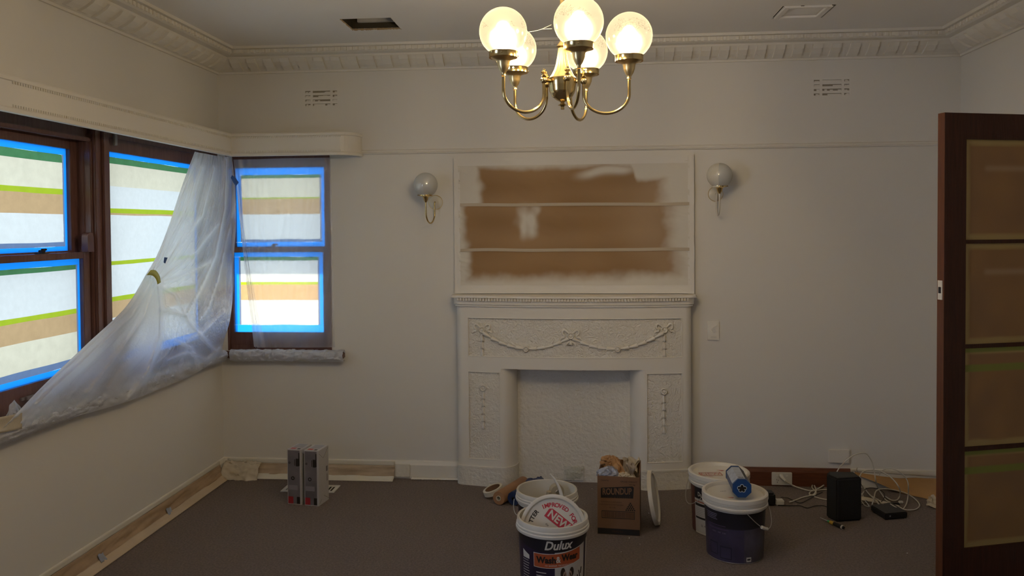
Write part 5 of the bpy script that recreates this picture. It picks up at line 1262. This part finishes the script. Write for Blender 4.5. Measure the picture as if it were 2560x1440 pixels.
bm = nb(); grid(bm, lambda u, v: Vector((1.555+.20*u+.01*nz(v*3, 1), 4.80-.16*u-.07*v+.02*math.sin(u*3), .003+.012*math.sin(PI*v)*(1-u*.4)+.003*abs(nz(u*7, v*5)))), 24, 10); tag(solid(obj('paper_scrap', bm, DIRTY, None, 'all'), .0008), 'beige strip of paper on the carpet under the cable loops', 'paper')
flapsheet('tissue_scrap', 'white torn tissue on the carpet beside the door edge', [[(1.925, 4.66, .050), (1.99, 4.69, .052)], [(1.90, 4.62, .012), (2.02, 4.55, .004)]], KL, 6.1)
# paint crumbs on the carpet
crumb_pts = [(1622,1283,.004),(1573,1345,.004),(1600,1360,.0025),(2268,1383,.004),(1110,1205,.003),(1480,1222,.003),(1553,1379,.0025),(1745,1399,.0015)]
bm = nb()
for x_, y_, r_ in crumb_pts:
    p = at(x_, y_, 2, .002); sphere(bm, (p.x, p.y, r_*.6), r_*.8, 6, 4)
o = tag(obj('paint_crumbs', bm, WHITEP, None), 'scattered white paint crumbs on the dark carpet', 'crumbs'); stuff(o)

# ------------------------------------------------------------------ door
dp = Vector((1.491, 3.467, 0)); dv = Vector((.368, .111, 0)).normalized(); dn = Vector((-dv.y, dv.x, 0)); DW, DH, DT = .765, 2.04, .038
dr = thing('door_1', 'x', 'x', tuple(dp)); del dr['label'], dr['category']; struct(dr)
def dbox(bm, s0, s1, z0, z1, t0=0, t1=DT):
    P = [dp+dv*s+dn*t_+Vector((0, 0, z)) for s, t_, z in ((s0,t0,z0),(s1,t0,z0),(s1,t1,z0),(s0,t1,z0),(s0,t0,z1),(s1,t0,z1),(s1,t1,z1),(s0,t1,z1))]
    vs = [bm.verts.new(p) for p in P]
    for f in ((0,3,2,1),(4,5,6,7),(0,1,5,4),(1,2,6,5),(2,3,7,6),(3,0,4,7)): bm.faces.new([vs[i] for i in f])
ST = .105
def dpart(nm, m_, *rs):
    bm = nb()
    for r in rs: dbox(bm, *r)
    return obj(nm, bm, m_, dr)
dpart('stile', WOODD, (.0015, ST, 0.01, DH)); dpart('stile', WOODD, (DW-ST, DW, .01, DH)); dpart('edge_strip', WOODE, (-.0005, .0015, .01, DH, 0, DT))  # strip along the free edge carries the lighter, lit colour
rails = [(1.932, DH), (1.497, 1.513), (1.058, 1.075), (.624, .643), (.01, .215)]
for a, b in rails: dpart('rail', WOODD, (ST, DW-ST, a, b, .004 if b-a < .03 else 0, DT-.004 if b-a < .03 else DT))
paneY = vmat('door_paper', .6)
def dcol(s_, z_, zb, zt, lime):
    n1 = nz(s_*9, z_*9, 2); edge = min(s_-ST, DW-ST-s_, z_-zb, zt-z_); ty = (.30, .205, .065)
    br = (.205+.03*n1, .105+.015*n1, .034)
    w = 1-smooth(.018, .030, edge+.006*n1); c = [br[i]*(1-w)+ty[i]*w for i in range(3)]
    if lime and (abs(z_-(zt-.085)) < .012 or z_ > zt-.020): c = [.16, .165, .02]
    pale = math.exp(-((z_-(zt-.12))/.012)**2)*smooth(.13, .16, s_-.06)*(0 if lime else .35)
    return [c[i]*(1-pale)+(.38, .28, .17)[i]*pale for i in range(3)]
for k, (zb, zt) in enumerate(((1.513, 1.932), (1.075, 1.497), (.643, 1.058), (.215, .624))):
    bm = nb(); grid(bm, lambda u, v: dp+dv*(ST+(DW-2*ST)*u)+dn*(.010-.0015*abs(nz(u*5, v*5, k)))+Vector((0, 0, zb+(zt-zb)*v)), 70, 56)
    o = obj('masking_paper', bm, paneY, dr, 'all')
    me = o.data; at_ = me.color_attributes.new('Col', 'FLOAT_COLOR', 'POINT')
    for i, v in enumerate(me.vertices):
        s_ = (v.co-dp).dot(dv) if True else 0
        at_.data[i].color = (*dcol(s_, v.co.z, zb, zt, k >= 2), 1)
    dpart('glass_pane', GLASS, (ST, DW-ST, zb, zt, .016, .020))
bm = nb(); dbox(bm, -.0045, -.0004, 1.265, 1.345, .006, .030); obj('latch_plate', bm, WHITEP, dr); bm = nb(); dbox(bm, -.0060, -.0044, 1.292, 1.318, .011, .025); obj('latch_bolt', bm, BLACK, dr)
for nm in ('window_1', 'window_2', 'window_3'): pass
